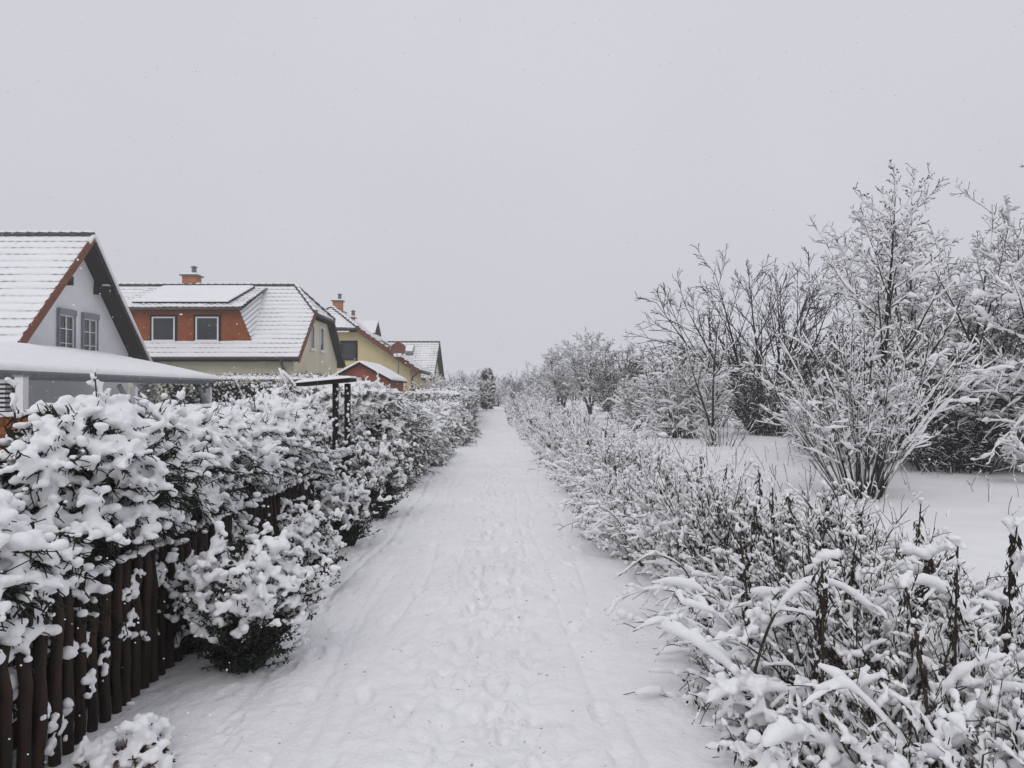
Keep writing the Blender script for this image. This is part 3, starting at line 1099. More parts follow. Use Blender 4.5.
# ---- yellow house end-on
h3 = thing('yellow_house', 'yellow house standing gable-on with dark square window and long snowy roof slope', 'house', (-12.4, 58, 0))
RX, RZ3, EX, EZ3, S3 = -12.4, 7.4, 6.3, 3.03, (7.4 - 3.03) / 6.3
GX = 2.36
z3 = lambda d: RZ3 - .22 - S3 * d
poly = [(RX - 5.7, 50.6, -.1), (RX + 5.7, 50.6, -.1), (RX + 5.7, 50.6, z3(5.7)), (RX + GX, 50.6, z3(GX)), (RX - GX, 50.6, z3(GX)), (RX - 5.7, 50.6, z3(5.7))]
Geo().prism(poly[::-1], (0, 6.2, 0)).build('wall', M['yellow_plaster'], h3, False)
rf = Geo()
for sgn in (-1, 1):
    pl = [(RX + sgn * EX, 50, EZ3), (RX + sgn * EX, 57.3, EZ3), (RX, 57.3, RZ3), (RX, 52.9, RZ3), (RX + sgn * GX, 50, RZ3 - S3 * GX)]
    pl = [(a, b, c - .03) for a, b, c in pl]
    rf.prism(pl[::-sgn], (0, 0, -.16))
rf.prism([(RX - GX, 50, RZ3 - S3 * GX - .03), (RX, 52.9, RZ3 - .03), (RX + GX, 50, RZ3 - S3 * GX - .03)], (0, 0, -.16))
rfo = rf.build('roof', M['dark_wood'], h3, False)
L3 = math.hypot(EX, RZ3 - EZ3)
h3k = 1 - GX / EX
u3 = lambda s: (0 if s / L3 < h3k else (s / L3 - h3k) / (1 - h3k) * 2.9, 7.3)
tg, sg = roof_courses((RX + EX, 50, EZ3), (0, 1, 0), (-EX, 0, RZ3 - EZ3), L3, u3, .38, ss=1.6)
t2, s2 = roof_courses((RX - EX, 50, EZ3), (0, 1, 0), (EX, 0, RZ3 - EZ3), L3, u3, .38)
hl3 = math.hypot(2.9, S3 * GX)
t3, s3 = roof_courses((RX - GX, 50, RZ3 - S3 * GX), (1, 0, 0), (0, 2.9, S3 * GX), hl3, lambda s: (GX * s / hl3, 2 * GX - GX * s / hl3), .38)
for a, bs in ((tg, (t2, t3)), (sg, (s2, s3))):
    for b in bs:
        a.add(np.concatenate(b.v), np.concatenate(b.q))
tg.build('roof_tiles', M['tile'], rfo)
sg.build('snow_cover', M['roof_snow'], rfo)
g, s = ridge_caps((RX, 52.9, RZ3 + .04), (RX, 57.3, RZ3 + .04))
for sgn in (-1, 1):
    a, b = ridge_caps((RX, 52.9, RZ3 + .04), (RX + sgn * GX, 49.97, RZ3 - S3 * GX + .04))
    g.add(np.concatenate(a.v), np.concatenate(a.q), np.concatenate(a.t))
    s.add(np.concatenate(b.v), np.concatenate(b.q), np.concatenate(b.t))
g.build('ridge_cap', M['tile'], rfo)
s.build('ridge_snow', M['snow'], rfo)
for sgn in (-1, 1):
    Geo().beam((RX + sgn * GX, 49.97, RZ3 - S3 * GX - .12), (RX + sgn * (EX + .05), 49.97, EZ3 - .16), .05, .26).build('bargeboard', M['red_tile'], h3, False)
g = Geo()
g.tube([(RX - GX, 49.95, RZ3 - S3 * GX - .07), (RX + GX, 49.95, RZ3 - S3 * GX - .07)], .07, 8)
g.build('gutter', M['gutter'], h3)
g = Geo()
g.tube([(RX + EX + .05, 49.9, EZ3 - .05), (RX + EX + .05, 57.3, EZ3 - .05)], .08, 8)
gt = g.build('gutter', M['gutter'], h3)
Geo().tube([(RX + EX + .02, 50.3, EZ3 - .08), (RX + 5.85, 50.55, EZ3 - .5), (RX + 5.85, 50.55, 0)], .06, 8).build('downpipe', M['gutter'], gt)
fo_ = window_on(h3, (-10.72, 50.6, 4.28), .95, 1.2, 'x', -1, M['dark_wood'], 1, 1, sill=False, surround=M['dark_wood'])
chimney(h3, (-12.35, 54.6), .62, 6.9, 8.0)
chimney(h3, (-11.45, 54.9), .42, 6.2, 6.85)
dm = Geo()
dm.prism([(-9.95, 54.9, 5.2), (-9.95, 57.1, 5.2), (-9.95, 57.1, 5.85), (-9.95, 56, 6.62), (-9.95, 54.9, 5.85)], (-1.2, 0, 0))
dmo = dm.build('dormer', M['dark_wood'], h3, False)
rr_ = Geo()
for sgn in (-1, 1):
    rr_.prism([(-9.75, 56, 6.70), (-9.75, 56 + sgn * 1.35, 5.72), (-11.6, 56 + sgn * 1.35, 5.72), (-11.6, 56, 6.70)][::-sgn], (0, 0, .07))
dro = rr_.build('dormer_roof', M['tile'], dmo, False)
for sgn in (-1, 1):
    sg = Geo()
    sg.slab((-9.73, 56 + sgn * 1.38, 5.80), (-11.6, 56 + sgn * 1.38, 5.80), (-11.6, 56, 6.78), (-9.73, 56, 6.78), .07, 20, 12, .2, 16)
    sg.build('snow_cover', M['roof_snow'], dro)
sk = Geo()
q0 = np.array([RX + 3.6, 51.5, RZ3 - S3 * 3.6 + .1])
sk.prism([q0, q0 + [1.1, 0, -S3 * 1.1], q0 + [1.1, 1.4, -S3 * 1.1], q0 + [0, 1.4, 0]], (0.05, 0, .08))
sk.build('skylight', M['metal'], h3, False)

# ---- grey roofed house
h4 = thing('grey_roofed_house', 'farther house showing one broad grey snow dusted roof slope and small skylight', 'house', (-10, 69, 0))
Y4, Z4, E4, ZE4 = 69.0, 6.05, 5.0, 2.75
S4 = (Z4 - ZE4) / E4
poly = [(-6.9, Y4 - 4.5, -.1), (-6.9, Y4 + 4.5, -.1), (-6.9, Y4 + 4.5, Z4 - .22 - S4 * 4.5), (-6.9, Y4, Z4 - .22), (-6.9, Y4 - 4.5, Z4 - .22 - S4 * 4.5)]
Geo().prism(poly, (-8.5, 0, 0)).build('wall', M['cream_plaster'], h4, False)
rf = Geo()
for sgn in (-1, 1):
    rf.prism([(-6.5, Y4, Z4 - .03), (-6.5, Y4 + sgn * E4, ZE4 - .03), (-16, Y4 + sgn * E4, ZE4 - .03), (-16, Y4, Z4 - .03)][::sgn], (0, 0, -.16))
rfo = rf.build('roof', M['dark_wood'], h4, False)
L4 = math.hypot(E4, Z4 - ZE4)
tg, sg = roof_courses((-6.5, Y4 - E4, ZE4), (-1, 0, 0), (0, E4, Z4 - ZE4), L4, lambda s: (0, 9.5), .4, step=.07, ss=.8)
t2, s2 = roof_courses((-6.5, Y4 + E4, ZE4), (-1, 0, 0), (0, -E4, Z4 - ZE4), L4, lambda s: (0, 9.5), .4, step=.07, ss=.8)
for a, b in ((tg, t2), (sg, s2)):
    a.add(np.concatenate(b.v), np.concatenate(b.q))
tg.build('roof_tiles', M['tile'], rfo)
sg.build('snow_cover', M['roof_snow'], rfo)
g, s = ridge_caps((-6.45, Y4, Z4 + .04), (-16, Y4, Z4 + .04))
g.build('ridge_cap', M['tile'], rfo)
s.build('ridge_snow', M['snow'], rfo)
Geo().prism([(-6.45, Y4 - E4 - .05, ZE4 - .3), (-6.45, Y4, Z4 - .25), (-6.45, Y4 + E4 + .05, ZE4 - .3), (-6.45, Y4 + E4 + .05, ZE4 - .02), (-6.45, Y4, Z4 + .04), (-6.45, Y4 - E4 - .05, ZE4 - .02)], (-.06, 0, 0)).build('bargeboard', M['dark_wood'], h4, False)
q0 = np.array([-9.4, Y4 - 2.05, Z4 - S4 * 2.05 + .12])
sk = Geo()
sk.prism([q0, q0 + [.75, 0, 0], q0 + [.75, 1.3, S4 * 1.3], q0 + [0, 1.3, S4 * 1.3]], (0, -.05, .09))
sko = sk.build('skylight', M['metal'], h4, False)
Geo().slab(q0 + [.03, .35, S4 * .35 + .1], q0 + [.72, .35, S4 * .35 + .1], q0 + [.72, 1.28, S4 * 1.28 + .1], q0 + [.03, 1.28, S4 * 1.28 + .1], .06, 10, 10).build('snow_cover', M['snow'], sko)

# ---- brick shed
sh = thing('brick_shed', 'small red brick shed with snowy pitched roof, below the yellow gable', 'shed', (-7, 37, 0))
ax, az, hx, ez = -6.95, 2.97, 1.45, 1.95
Geo().prism([(ax - 1.28, 35.2, -.1), (ax + 1.28, 35.2, -.1), (ax + 1.28, 35.2, az - .12 - .55 * 1.28), (ax, 35.2, az - .12), (ax - 1.28, 35.2, az - .12 - .55 * 1.28)][::-1], (0, 5, 0)).build('wall', M['shed_brick'], sh, False)
rf, sg = Geo(), Geo()
for sgn in (-1, 1):
    a, b = (ax, 35, az - .02), (ax + sgn * hx, 35, az - .02 - .55 * hx)
    rf.prism([a, b, (b[0], b[1], b[2] - .09), (a[0], a[1], a[2] - .09)][::-sgn], (0, 5.4, 0))
    sg.slab((ax, 34.97, az), (ax + sgn * (hx + .04), 34.97, az - .55 * hx - .02), (ax + sgn * (hx + .04), 40.4, az - .55 * hx - .02), (ax, 40.4, az), .13, 30, 30, .2, 16)
rfo = rf.build('roof', M['dark_wood'], sh, False)
sg.build('snow_cover', M['roof_snow'], rfo)

# ---- satellite dish on its pole beside the yellow house
sd_ = thing('satellite_dish', 'round red brown satellite dish half filled with snow, at the yellow house eaves', 'satellite dish', (-7.3, 49.3, 0))
Geo().tube([(-7.3, 49.45, 0), (-7.3, 49.45, 4.2)], .035, 8).build('pole', M['metal'], sd_)
rr_ = np.linspace(0, .48, 9)
aa_ = np.linspace(0, 2 * np.pi, 33)
Rg, Ag = np.meshgrid(rr_, aa_, indexing='ij')
cz = 4.3
tilt = R(20)
dx_, dy_, dz_ = Rg * np.cos(Ag), -.06 * (Rg / .48) ** 2, Rg * np.sin(Ag)
Vd = np.stack([-7.3 + dx_, 49.3 + dy_ * math.cos(tilt) + dz_ * math.sin(tilt), cz + dz_ * math.cos(tilt) - dy_ * math.sin(tilt)], -1)
dsh = Geo().grid(Vd).grid((Vd + [0, .03, 0])[:, ::-1])
dsh.tube(Vd[-1], .016, 6)
dso = dsh.build('dish', M['dish'], sd_)
Geo().slab((-7.5, 49.06, cz - .45), (-7.1, 49.06, cz - .45), (-6.98, 49.16, cz - .34), (-7.62, 49.16, cz - .34), .13, 14, 8).build('snow_cover', M['snow'], dso)
Geo().tube([(-7.3, 49.2, cz - .44), (-7.3, 48.75, cz - .3), (-7.3, 48.75, cz - .05)], .02, 6).build('feed_arm', M['metal'], sd_)

# ------------------------------------------------------------------ fences, gate, trellis
def fence(label, xp, y0, y1, z, n, seen=True, cap=.05, mname='fence_wood'):
    root = thing('picket_fence', label, 'fence', (xp + pathx((y0 + y1) / 2), (y0 + y1) / 2, 0))
    ln = y1 - y0
    for zz_ in (z * .28, z * .8):
        Geo().beam((xp + pathx(y0) - .055, y0, zz_), (xp + pathx(y1) - .055, y1, zz_), .05, .08).build('rail', M[mname], root, False)
    src = []
    for i in range(3):
        g = Geo()
        K = 9
        zq = np.linspace(-.1, z, K)
        pts = np.stack([.004 * rng.normal(0, 1, K), .004 * rng.normal(0, 1, K), zq], -1)
        g.tubes(pts[None], (.0255 * np.array([1, 1, 1, 1, 1, 1, 1, .97, .75]))[None], 10)
        o_ = g.build('picket', M[mname])
        src.append(o_)
    for i in range(n):
        y = y0 + ln * (i + .5) / n
        o_ = src[i] if i < 3 else src[int(rng.integers(3))].copy()
        if i >= 3:
            COL.objects.link(o_)
        o_.parent = root
        o_.location = (xp + pathx(y) - root.location[0], y - root.location[1], rng.normal(0, .008))
        o_.rotation_euler = (rng.normal(0, .012), rng.normal(0, .012), rng.uniform(0, 6.28))
        o_.scale = (rng.uniform(.9, 1.1),) * 2 + (1,)
    sn = Geo()
    if cap > 0:
        sn.slab((xp + pathx(y0) - .05, y0, z - .01), (xp + pathx(y1) - .05, y1, z - .01), (xp + pathx(y1) + .04, y1, z - .01), (xp + pathx(y0) + .04, y0, z - .01), cap, 160, 7, .7, 6, 4)
    # clumps caught between the pickets
    for i in range(int(n * 1.0)):
        y = rng.uniform(y0, y1)
        c0 = np.array([xp + pathx(y) + .02, y, rng.uniform(.03, z * .85)])
        m = int(rng.integers(5, 16))
        c = c0 + np.cumsum(rng.normal(0, 1, (m, 3)) * [.004, .014, .02], 0) + rng.normal(0, .006, (m, 3))
        cl = Geo()
        cl.blobs(c, rng.uniform(.008, .022, m), 1, 1)
        cl.build_fused('snow_clump', M['snow'], root, .008, 2)
    yy = np.repeat(np.linspace(y0, y1, n), 4) + rng.normal(0, .03, n * 4)
    c = np.stack([xp + pathx(yy) + rng.normal(-.01, .02, n * 4), yy, np.full(n * 4, z + .01)], -1)
    sn.blobs(c, rng.uniform(.015, .036, n * 4), 1, .8)
    sn.build_fused('snow_cover', M['snow'], root, .012, 2)
    return root


fence('dark brown picket fence half buried under the overhanging hedge at the path edge', -1.92, 2.0, 8.3, .74, 60, cap=0)
fence('short dark fence with a smooth thick snow cap, past the gate roof', -2.0, 8.6, 11.5, .80, 27, cap=.10)

gt_ = thing('garden_gate_roof', 'black timber gate frame with flat snow topped roof rising from the hedge', 'gate', (-2.55, 11, 0))
for xx, yy in ((-2.52, 11.0), (-2.36, 11.05)):
    Geo().box((xx, yy, .84), (.075, .075, 1.76)).build('post', M['black_wood'], gt_, False)
Geo().prism([(-3.03, 10.8, 1.68), (-2.28, 10.8, 1.75), (-2.28, 11.3, 1.75), (-3.03, 11.3, 1.68)], (0, 0, .045)).build('roof', M['black_wood'], gt_, False)
Geo().slab((-3.05, 10.78, 1.727), (-2.26, 10.78, 1.80), (-2.26, 11.32, 1.80), (-3.05, 11.32, 1.727), .045, 40, 16, .3, 10).build('snow_cover', M['snow'], gt_)
g = Geo()
zq = np.linspace(.3, 1.66, 60)
g.blobs(np.stack([np.where(rng.uniform(0, 1, 60) < .5, -2.49, -2.33), np.full(60, 10.97), zq], -1) + rng.normal(0, .012, (60, 3)), rng.uniform(.01, .028, 60), 1, 1.3)
g.build_fused('snow_cover', M['snow'], gt_, .01, 1)

ow = thing('orange_fence', 'orange brown board fence glimpsed through gaps in the garden shrubs', 'fence', (-6.7, 14, 0))
g = Geo()
for i in range(64):
    y = 9.2 + i * .17
    g.box((-6.7, y, .61), (.03, .145, 1.32))
for zq in (.35, 1.1):
    g.box((-6.63, 14.6, zq), (.05, 11, .09))
g.build('board_panel', M['orange_wood'], ow, False)
for y in (9.2, 12, 14.8, 17.6, 20.1):
    Geo().box((-6.78, y, .64), (.1, .1, 1.42)).build('post', M['orange_wood'], ow, False)
Geo().slab((-6.76, 9.1, 1.275), (-6.76, 20.1, 1.275), (-6.64, 20.1, 1.275), (-6.64, 9.1, 1.275), .07, 100, 6, .4).build('snow_cover', M['snow'], ow)

tr_ = thing('trellis', 'dark brown louvred garden screen at the left edge beneath the canopy', 'screen', (-8.55, 12.6, 0))
g = Geo()
for zq in np.arange(.3, 1.75, .075):
    g.box((-8.75, 12.6, zq), (1.3, .02, .035))
g.build('slat_panel', M['dark_wood'], tr_, False)
for xx in (-9.4, -8.75, -8.12):
    Geo().box((xx, 12.58, .82), (.07, .07, 1.85)).build('post', M['dark_wood'], tr_, False)
wp = thing('white_post', 'thick white square post beside the dark louvred screen', 'post', (-7.9, 12.4, 0))
Geo().box((-7.9, 12.4, .9), (.14, .14, 1.9)).build('shaft', M['white_paint'], wp, False)
Geo().box((-7.9, 12.4, 1.862), (.18, .18, .03)).build('cap', M['grey_paint'], wp, False)

# ------------------------------------------------------------------ left side: hedge and shrubs
def ts(label, xp, y, h, rx, ry, n, **k):
    return conifer('conifer_shrub', label, (xp + pathx(y), y, 0), h, rx, ry, n, cat='shrub', group=None, **k)


LIM = (-1.98, .88, .15)
hk_ = dict(lim=LIM, hollow=.55)
ts('nearest conifer shrub at the left edge, limbs bowed over the fence by snow', -2.42, 3.0, 1.22, .50, .58, 420, droop=-.17, voxel=.011, snow_r=1.15, lead=0, low=.55, prob=(.85, 1), lim=(-1.96, .80, .12), hollow=.3)
ts('tall conifer shrub topped by bare leading shoots, before the white canopy', -2.20, 4.05, 1.64, .33, .6, 480, droop=-.12, pw=.4, voxel=.012, lead=3, low=.25, prob=(.7, 1), **hk_)
ts('broad conifer shrub right of the tallest shoots, dark hollow in its middle', -2.31, 5.0, 1.47, .46, .65, 480, voxel=.013, lead=3, low=.3, prob=(.7, 1), **hk_)
ts('conifer shrub in mid hedge, its lower boughs hanging over the pickets', -2.32, 6.1, 1.46, .46, .68, 480, voxel=.014, lead=4, low=.28, prob=(.7, 1), **hk_)
ts('conifer shrub with mottled white top, in front of the orange boards', -2.32, 7.3, 1.50, .48, .72, 480, voxel=.015, lead=3, low=.2, prob=(.7, 1), **hk_)
ts('conifer shrub next to the black gate frame, at the hedge end', -2.42, 8.5, 1.54, .40, .7, 440, voxel=.016, lead=3, low=.15, prob=(.65, 1), **hk_)
ts('dark conifer shrub leaning against the black gate post', -2.78, 10.0, 1.42, .30, .45, 240, voxel=.018, lead=2, low=.1, prob=(.5, .9), hollow=.4)

leafy('evergreen_bush', 'round evergreen bush heaped with snow balls, nearest large one before the fence', (-1.52, 4.40, -.03), .72, .25, 80, snow_r=1.15)
leafy('evergreen_bush', 'slim evergreen bush with snow clumps, next behind the large round one', (-1.58, 6.1, -.03), .66, .19, 44)
leafy('evergreen_bush', 'evergreen bush in the middle of the path edge trio, dark at its foot', (-1.70, 7.9, -.03), .74, .24, 54, voxel=.014)
leafy('evergreen_bush', 'upright evergreen bush in front of the snow capped short fence', (-1.66, 9.6, -.03), .96, .24, 60, voxel=.016, low=.2)
leafy('evergreen_bush', 'low brown leaved bush at the foot of the fence, bottom left corner', (-1.60, 3.22, -.05), .26, .17, 34, matname='brown_leaf', snowy=.8, low=.2)
leafy('evergreen_bush', 'thin twiggy bush growing between the pickets and the large round bush', (-1.93, 4.75, -.03), .55, .2, 26, snowy=.8)

# second row of hedges beyond the gate
ts('big rounded conifer shrub right behind the black gate posts', -2.62, 12.7, 1.92, .95, 0.86, 868, voxel=.02, snow_r=0.85, lead=3, low=.08, prob=(.97, 1), droop=-.25, pw=.35, leafr=.006, matname='hedge_leaf', twig_n=13, leafn=2)
ts('drooping rounded conifer shrub following the big one, dark at its base', -2.5, 14.6, 1.74, .9, 0.95, 840, voxel=.022, snow_r=0.89, lead=2, low=.08, prob=(.97, 1), droop=-.25, pw=.35, leafr=.006, matname='hedge_leaf', twig_n=13, leafn=2)
ts('lower rounded conifer shrub bulging toward the path', -2.25, 16.7, 1.44, .8, 0.90, 728, voxel=.024, snow_r=0.98, lead=1, low=.06, prob=(.97, 1), droop=-.25, pw=.35, leafr=.006, matname='hedge_leaf', twig_n=13, leafn=2)
ts('last low conifer shrub of the bulging row, touching the clipped hedge', -2.1, 27.2, 1.15, .8, 1.63, 672, voxel=.036, snow_r=1.27, lead=0, low=.06, prob=(.97, 1), droop=-.25, pw=.35, leafr=.009, matname='hedge_leaf', twig_n=13, leafn=2)
ts('shaggy low conifer shrub with dark gaps, second from the clipped hedge', -2.15, 23.4, 1.12, .8, 1.63, 672, voxel=.032, snow_r=1.19, lead=0, low=.06, prob=(.97, 1), droop=-.25, pw=.35, leafr=.008, matname='hedge_leaf', twig_n=13, leafn=2)
ts('small rounded conifer shrub, third from the clipped hedge', -2.2, 18.9, 1.12, .75, 0.99, 672, voxel=.026, snow_r=1.02, lead=0, low=.06, prob=(.97, 1), droop=-.25, pw=.35, leafr=.007, matname='hedge_leaf', twig_n=13, leafn=2)


def clipped(name, label, c, size, n=2600, rz=0, capth=.14, tw=.10, leafn=14000, snown=5200, voxel=.03, mname='hedge_leaf', sr=1.0, cat='hedge', group=None):
    """box hedge: dark twiggy body, flat cap of snow, flecks of snow caught on the faces"""
    root = thing(name, label, cat, (c[0], c[1], 0), group)
    sx, sy, sz = size
    st, fo, sn = Geo(), Geo(), Geo()

    def surf(m, jitter):
        p = rng.uniform(-1, 1, (m, 3))
        ax = rng.choice(5, m, p=[.12, .26, .16, .16, .30])
        p[ax == 0, 0] = -1
        p[ax == 1, 0] = 1
        p[ax == 2, 1] = -1
        p[ax == 3, 1] = 1
        p[ax == 4, 2] = 1
        nrm = np.zeros((m, 3))
        for a_, (i_, s_) in enumerate(((0, -1), (0, 1), (1, -1), (1, 1), (2, 1))):
            nrm[ax == a_, i_] = s_
        lump = fbm(p * np.array([sx, sy, sz]) * 1.1 + np.array(c[:2] + (0,)), 3, 12)
        q = p * np.array([sx, sy, sz]) / 2
        q = q * (1 - .12 * (np.abs(p[:, [1, 2, 0]]) ** 6) * (nrm == 0))
        q = q + nrm * (lump * .16 + rng.normal(0, jitter, m))[:, None]
        z = q[:, 2] + sz / 2
        # thinner foot
        q[:, :2] *= (.82 + .18 * np.clip(z / (.45 * sz), 0, 1))[:, None]
        return np.stack([q[:, 0] + c[0], q[:, 1] + c[1], z], -1), nrm
    p, nr = surf(leafn, .06)
    fo.leaves(p, nr + rng.normal(0, .8, p.shape), rng.uniform(.05, .11, leafn), rng.uniform(.02, .05, leafn))
    core = rng.uniform(-.43, .43, (leafn // 2, 3)) * np.array(size) * np.array([.9, .95, .9]) + np.array([c[0], c[1], sz * .47])
    fo.leaves(core, rng.normal(0, 1, core.shape), rng.uniform(.1, .25, len(core)), rng.uniform(.06, .14, len(core)))
    p, nr = surf(n, .03)
    d = nr * .8 + rng.normal(0, .5, p.shape) + [0, 0, .25]
    P = curves(p - nr * .1, d, rng.uniform(.12, .26, n), 4, -.05, .12)
    Rd = np.ones((n, 4)) * .005
    st.tubes(P, Rd, 3)
    snow_tubes(sn, P, Rd, .022 * sr, 5, .8)
    p, nr = surf(snown, .05)
    zf = p[:, 2] / sz
    k = rng.uniform(0, 1, snown) < np.where(nr[:, 2] > .5, 1, .25 + .75 * np.clip(zf - .1, 0, 1))
    sn.blobs(p[k], rng.uniform(.022, .055, k.sum()) * sr, 1, .8, .15)
    if capth > 0:
        sn.slab((c[0] - sx * .47, c[1] - sy * .49, sz - .06), (c[0] + sx * .47, c[1] - sy * .49, sz - .06), (c[0] + sx * .47, c[1] + sy * .49, sz - .06), (c[0] - sx * .47, c[1] + sy * .49, sz - .06), capth + .08, 40, 40, .6, 5, .9)
    for i in range(int(sy / .5) + 1):
        y = c[1] - sy / 2 + i * .5
        st.tube([(c[0] + rng.normal(0, .1), y, -.05), (c[0] + rng.normal(0, .15), y, sz * .8)], .025, 6)
    st.build('stem', M['bark'], root)
    fo.build('foliage', M[mname], root)
    sn.build('snow_cover', M['snow'], root)
    return root


clipped('clipped_hedge', 'clipped box hedge with flat snow top and upright end face', (-3.1, 37.0, 0), (2.2, 14, 1.56), 3600, leafn=24000, snown=9500, sr=1.35)
clipped('clipped_hedge', 'snow topped garden hedge under the eaves of the cream house', (-11.0, 30.6, 0), (7.0, 1.6, 2.15), 2600, capth=.1, sr=1.2)
clipped('clipped_hedge', 'loose grey hedge directly beyond the clipped box hedge', (-3.3, 48.5, 0), (1.7, 8, 1.85), 2600, capth=.08, sr=1.5)
clipped('clipped_hedge', 'distant low hedge at the foot of the dark columnar conifer', (-3.6, 59, 0), (1.7, 10, 1.9), 2600, capth=.1, sr=1.8)

# bare rods in the garden behind the gate
s_, d_ = fan(26, .28, .5)
tree('twiggy_shrub', 'sheaf of bare upright rods behind the gate roof', 'shrub', (-5.0, 16.5, 0), (s_, d_, rng.uniform(1.4, 2.2, 26), .012, .0, .04),
     [dict(n=3, ang=25, lr=.35, up=.08)], (.02, .014), (.9, .9), (5, 4, 3), group=None)
for (x0, dx, dz, lab) in ((-3.95, -.18, .72, 'thick bent snow coated stem behind the gate roof, the straighter one'), (-3.62, -.35, .68, 'thick bent snow coated stem behind the gate roof, the more curved one')):
    tw = thing('snowy_branch', lab, 'branch', (x0 + .1, 14, 0))
    P = np.array([[(x0 + dx * 1.6 * t * t, 14, 1.3 * t ** .3 + dz * t - .02) for t in np.linspace(0, 1, 12)]])
    g, q_ = Geo(), Geo()
    g.tubes(P, np.full((1, 12), .014), 6)
    q_.tubes(P[:, 3:] + [.01, -.02, .03], np.full((1, 9), .026) * rng.uniform(.7, 1.3, (1, 9)), 8)
    g.build('stem', M['bark'], tw)
    q_.build('snow_cover', M['snow'], tw)

# ------------------------------------------------------------------ trees and bushes: left distance
def bush_tree(name, label, cat, loc, h, width, n, levels=None, mats=('far_twig', 'far_twig'), r0=.03, snow=(.03, .025, .02), probs=(.7, .8, .8), spread=None, up=.03, rmin=.006, group=None, sides=(5, 4, 3), noise=.3, stool=.3, wig=.06, trunk_levels=2, tilt=(0, 0), buds=0, snow_sides=4, lump=1):
    sp = spread if spread is not None else width / h
    s, d = fan(n, sp, stool, tilt)
    ln = h * rng.uniform(.75, 1.08, n)
    levels = levels or [dict(n=7, ang=42, lr=.45, up=.06), dict(n=6, ang=45, lr=.5, up=.03)]
    return tree(name, label, cat, loc, (s, d, ln, r0, up, wig), levels, snow, probs, sides, mats, group, noise, trunk_levels, snow_sides, rmin, buds, lump)


for (px, Y, top, n, wd, lab) in (
        (448, 60, 371, 12, 3.2, 'grey snow dusted shrub peeping over the clipped hedge, beside the grey roofed house'),
        (470, 66, 374, 11, 3.0, 'hazy snow dusted shrub between the grey roofed house and the dark conifer'),
        (427, 46, 380, 10, 2.4, 'snowy garden shrub rising behind the clipped hedge, below the grey roof'),
        (497, 84, 381, 10, 2.0, 'small faint shrub right of the dark columnar conifer')):
    p = at(px, HOR, Y)
    bush_tree('garden_shrub', lab, 'shrub', (p[0], Y, 0), at(px, top, Y)[2] * .95, wd, n + 14, rmin=.015, snow=(.05, .045, .04), levels=[dict(n=9, t=(.15, 1), ang=48, lr=.42, up=.02, wig=.1), dict(n=8, t=(.1, 1), ang=48, lr=.5, up=.0, wig=.12, K=4)])

conifer('columnar_conifer', 'dark twin topped columnar conifer at the far left of the path', (-2.15, 66, 0), 4.0, .68, .68, 520, prob=(.1, .22), snow_r=1.7, lead=0, fused=False, droop=.12, cat='tree', pw=.45, spray=.8, low=.05, leafr=.012, twig_n=8)

# ------------------------------------------------------------------ right side trees
# young tree with upswept limbs
base = gp(868, 489)
tree('young_tree', 'young upright tree with snow on its upswept limbs, tallest on the right', 'tree', (6.05, 12.7, 0),
     ([(0, 0, -.05)], [(.012, 0, 1)], [4.9], .075, .02, .02),
     [dict(n=34, t=(.14, 1), ang=54, jit=6, lr=.45, up=.085, wig=.05, K=10, rr=.5, taper=.74, spiral=True),
      dict(n=8, t=(.12, 1), ang=44, lr=.30, up=.07, wig=.09, K=6, rr=.6, taper=.4),
      dict(n=3, t=(.1, 1), ang=48, lr=.40, up=.05, wig=.12, K=4)],
     (.026, .030, .021, .012), (1, 1, .95, .55), (10, 7, 5), trunk_levels=2, rmin=.007, buds=.6, lump=2, noise=.5)

# many-stemmed hazel in front of it
s, d = fan(66, .60, .30, (-.10, 0))
tree('hazel_bush', 'many stemmed snowy bush fanning from one stool in front of the young tree', 'shrub', (5.28, 11.75, 0),
     (s, d, rng.uniform(1.4, 2.95, 66), .011, .0, .05),
     [dict(n=7, t=(.3, 1), ang=38, lr=.30, up=.05, wig=.09, K=5, rr=.55), dict(n=4, t=(.3, 1), ang=42, lr=.5, up=.02, wig=.1, K=4)],
     (.019, .019, .013), (1, .95, .75), (6, 5, 4), trunk_levels=1, rmin=.0055, noise=.5, lump=2)
lf = Geo()
obj = [o_ for o_ in bpy.data.objects if o_.name.startswith('hazel_bush')][0]
m = 260
a = rng.uniform(0, 6.28, m); q = rng.uniform(.3, 1, m)
zz_ = rng.uniform(.7, 2.5, m)
c = np.stack([5.2 + np.cos(a) * q * zz_ * .45, 11.75 + np.sin(a) * q * zz_ * .4, zz_], -1)
lf.leaves(c, rng.normal(0, .3, (m, 3)) - [0, 0, 1], rng.uniform(.05, .11, m), rng.uniform(.02, .04, m))
lf.build('foliage', M['dry_leaf'], obj)

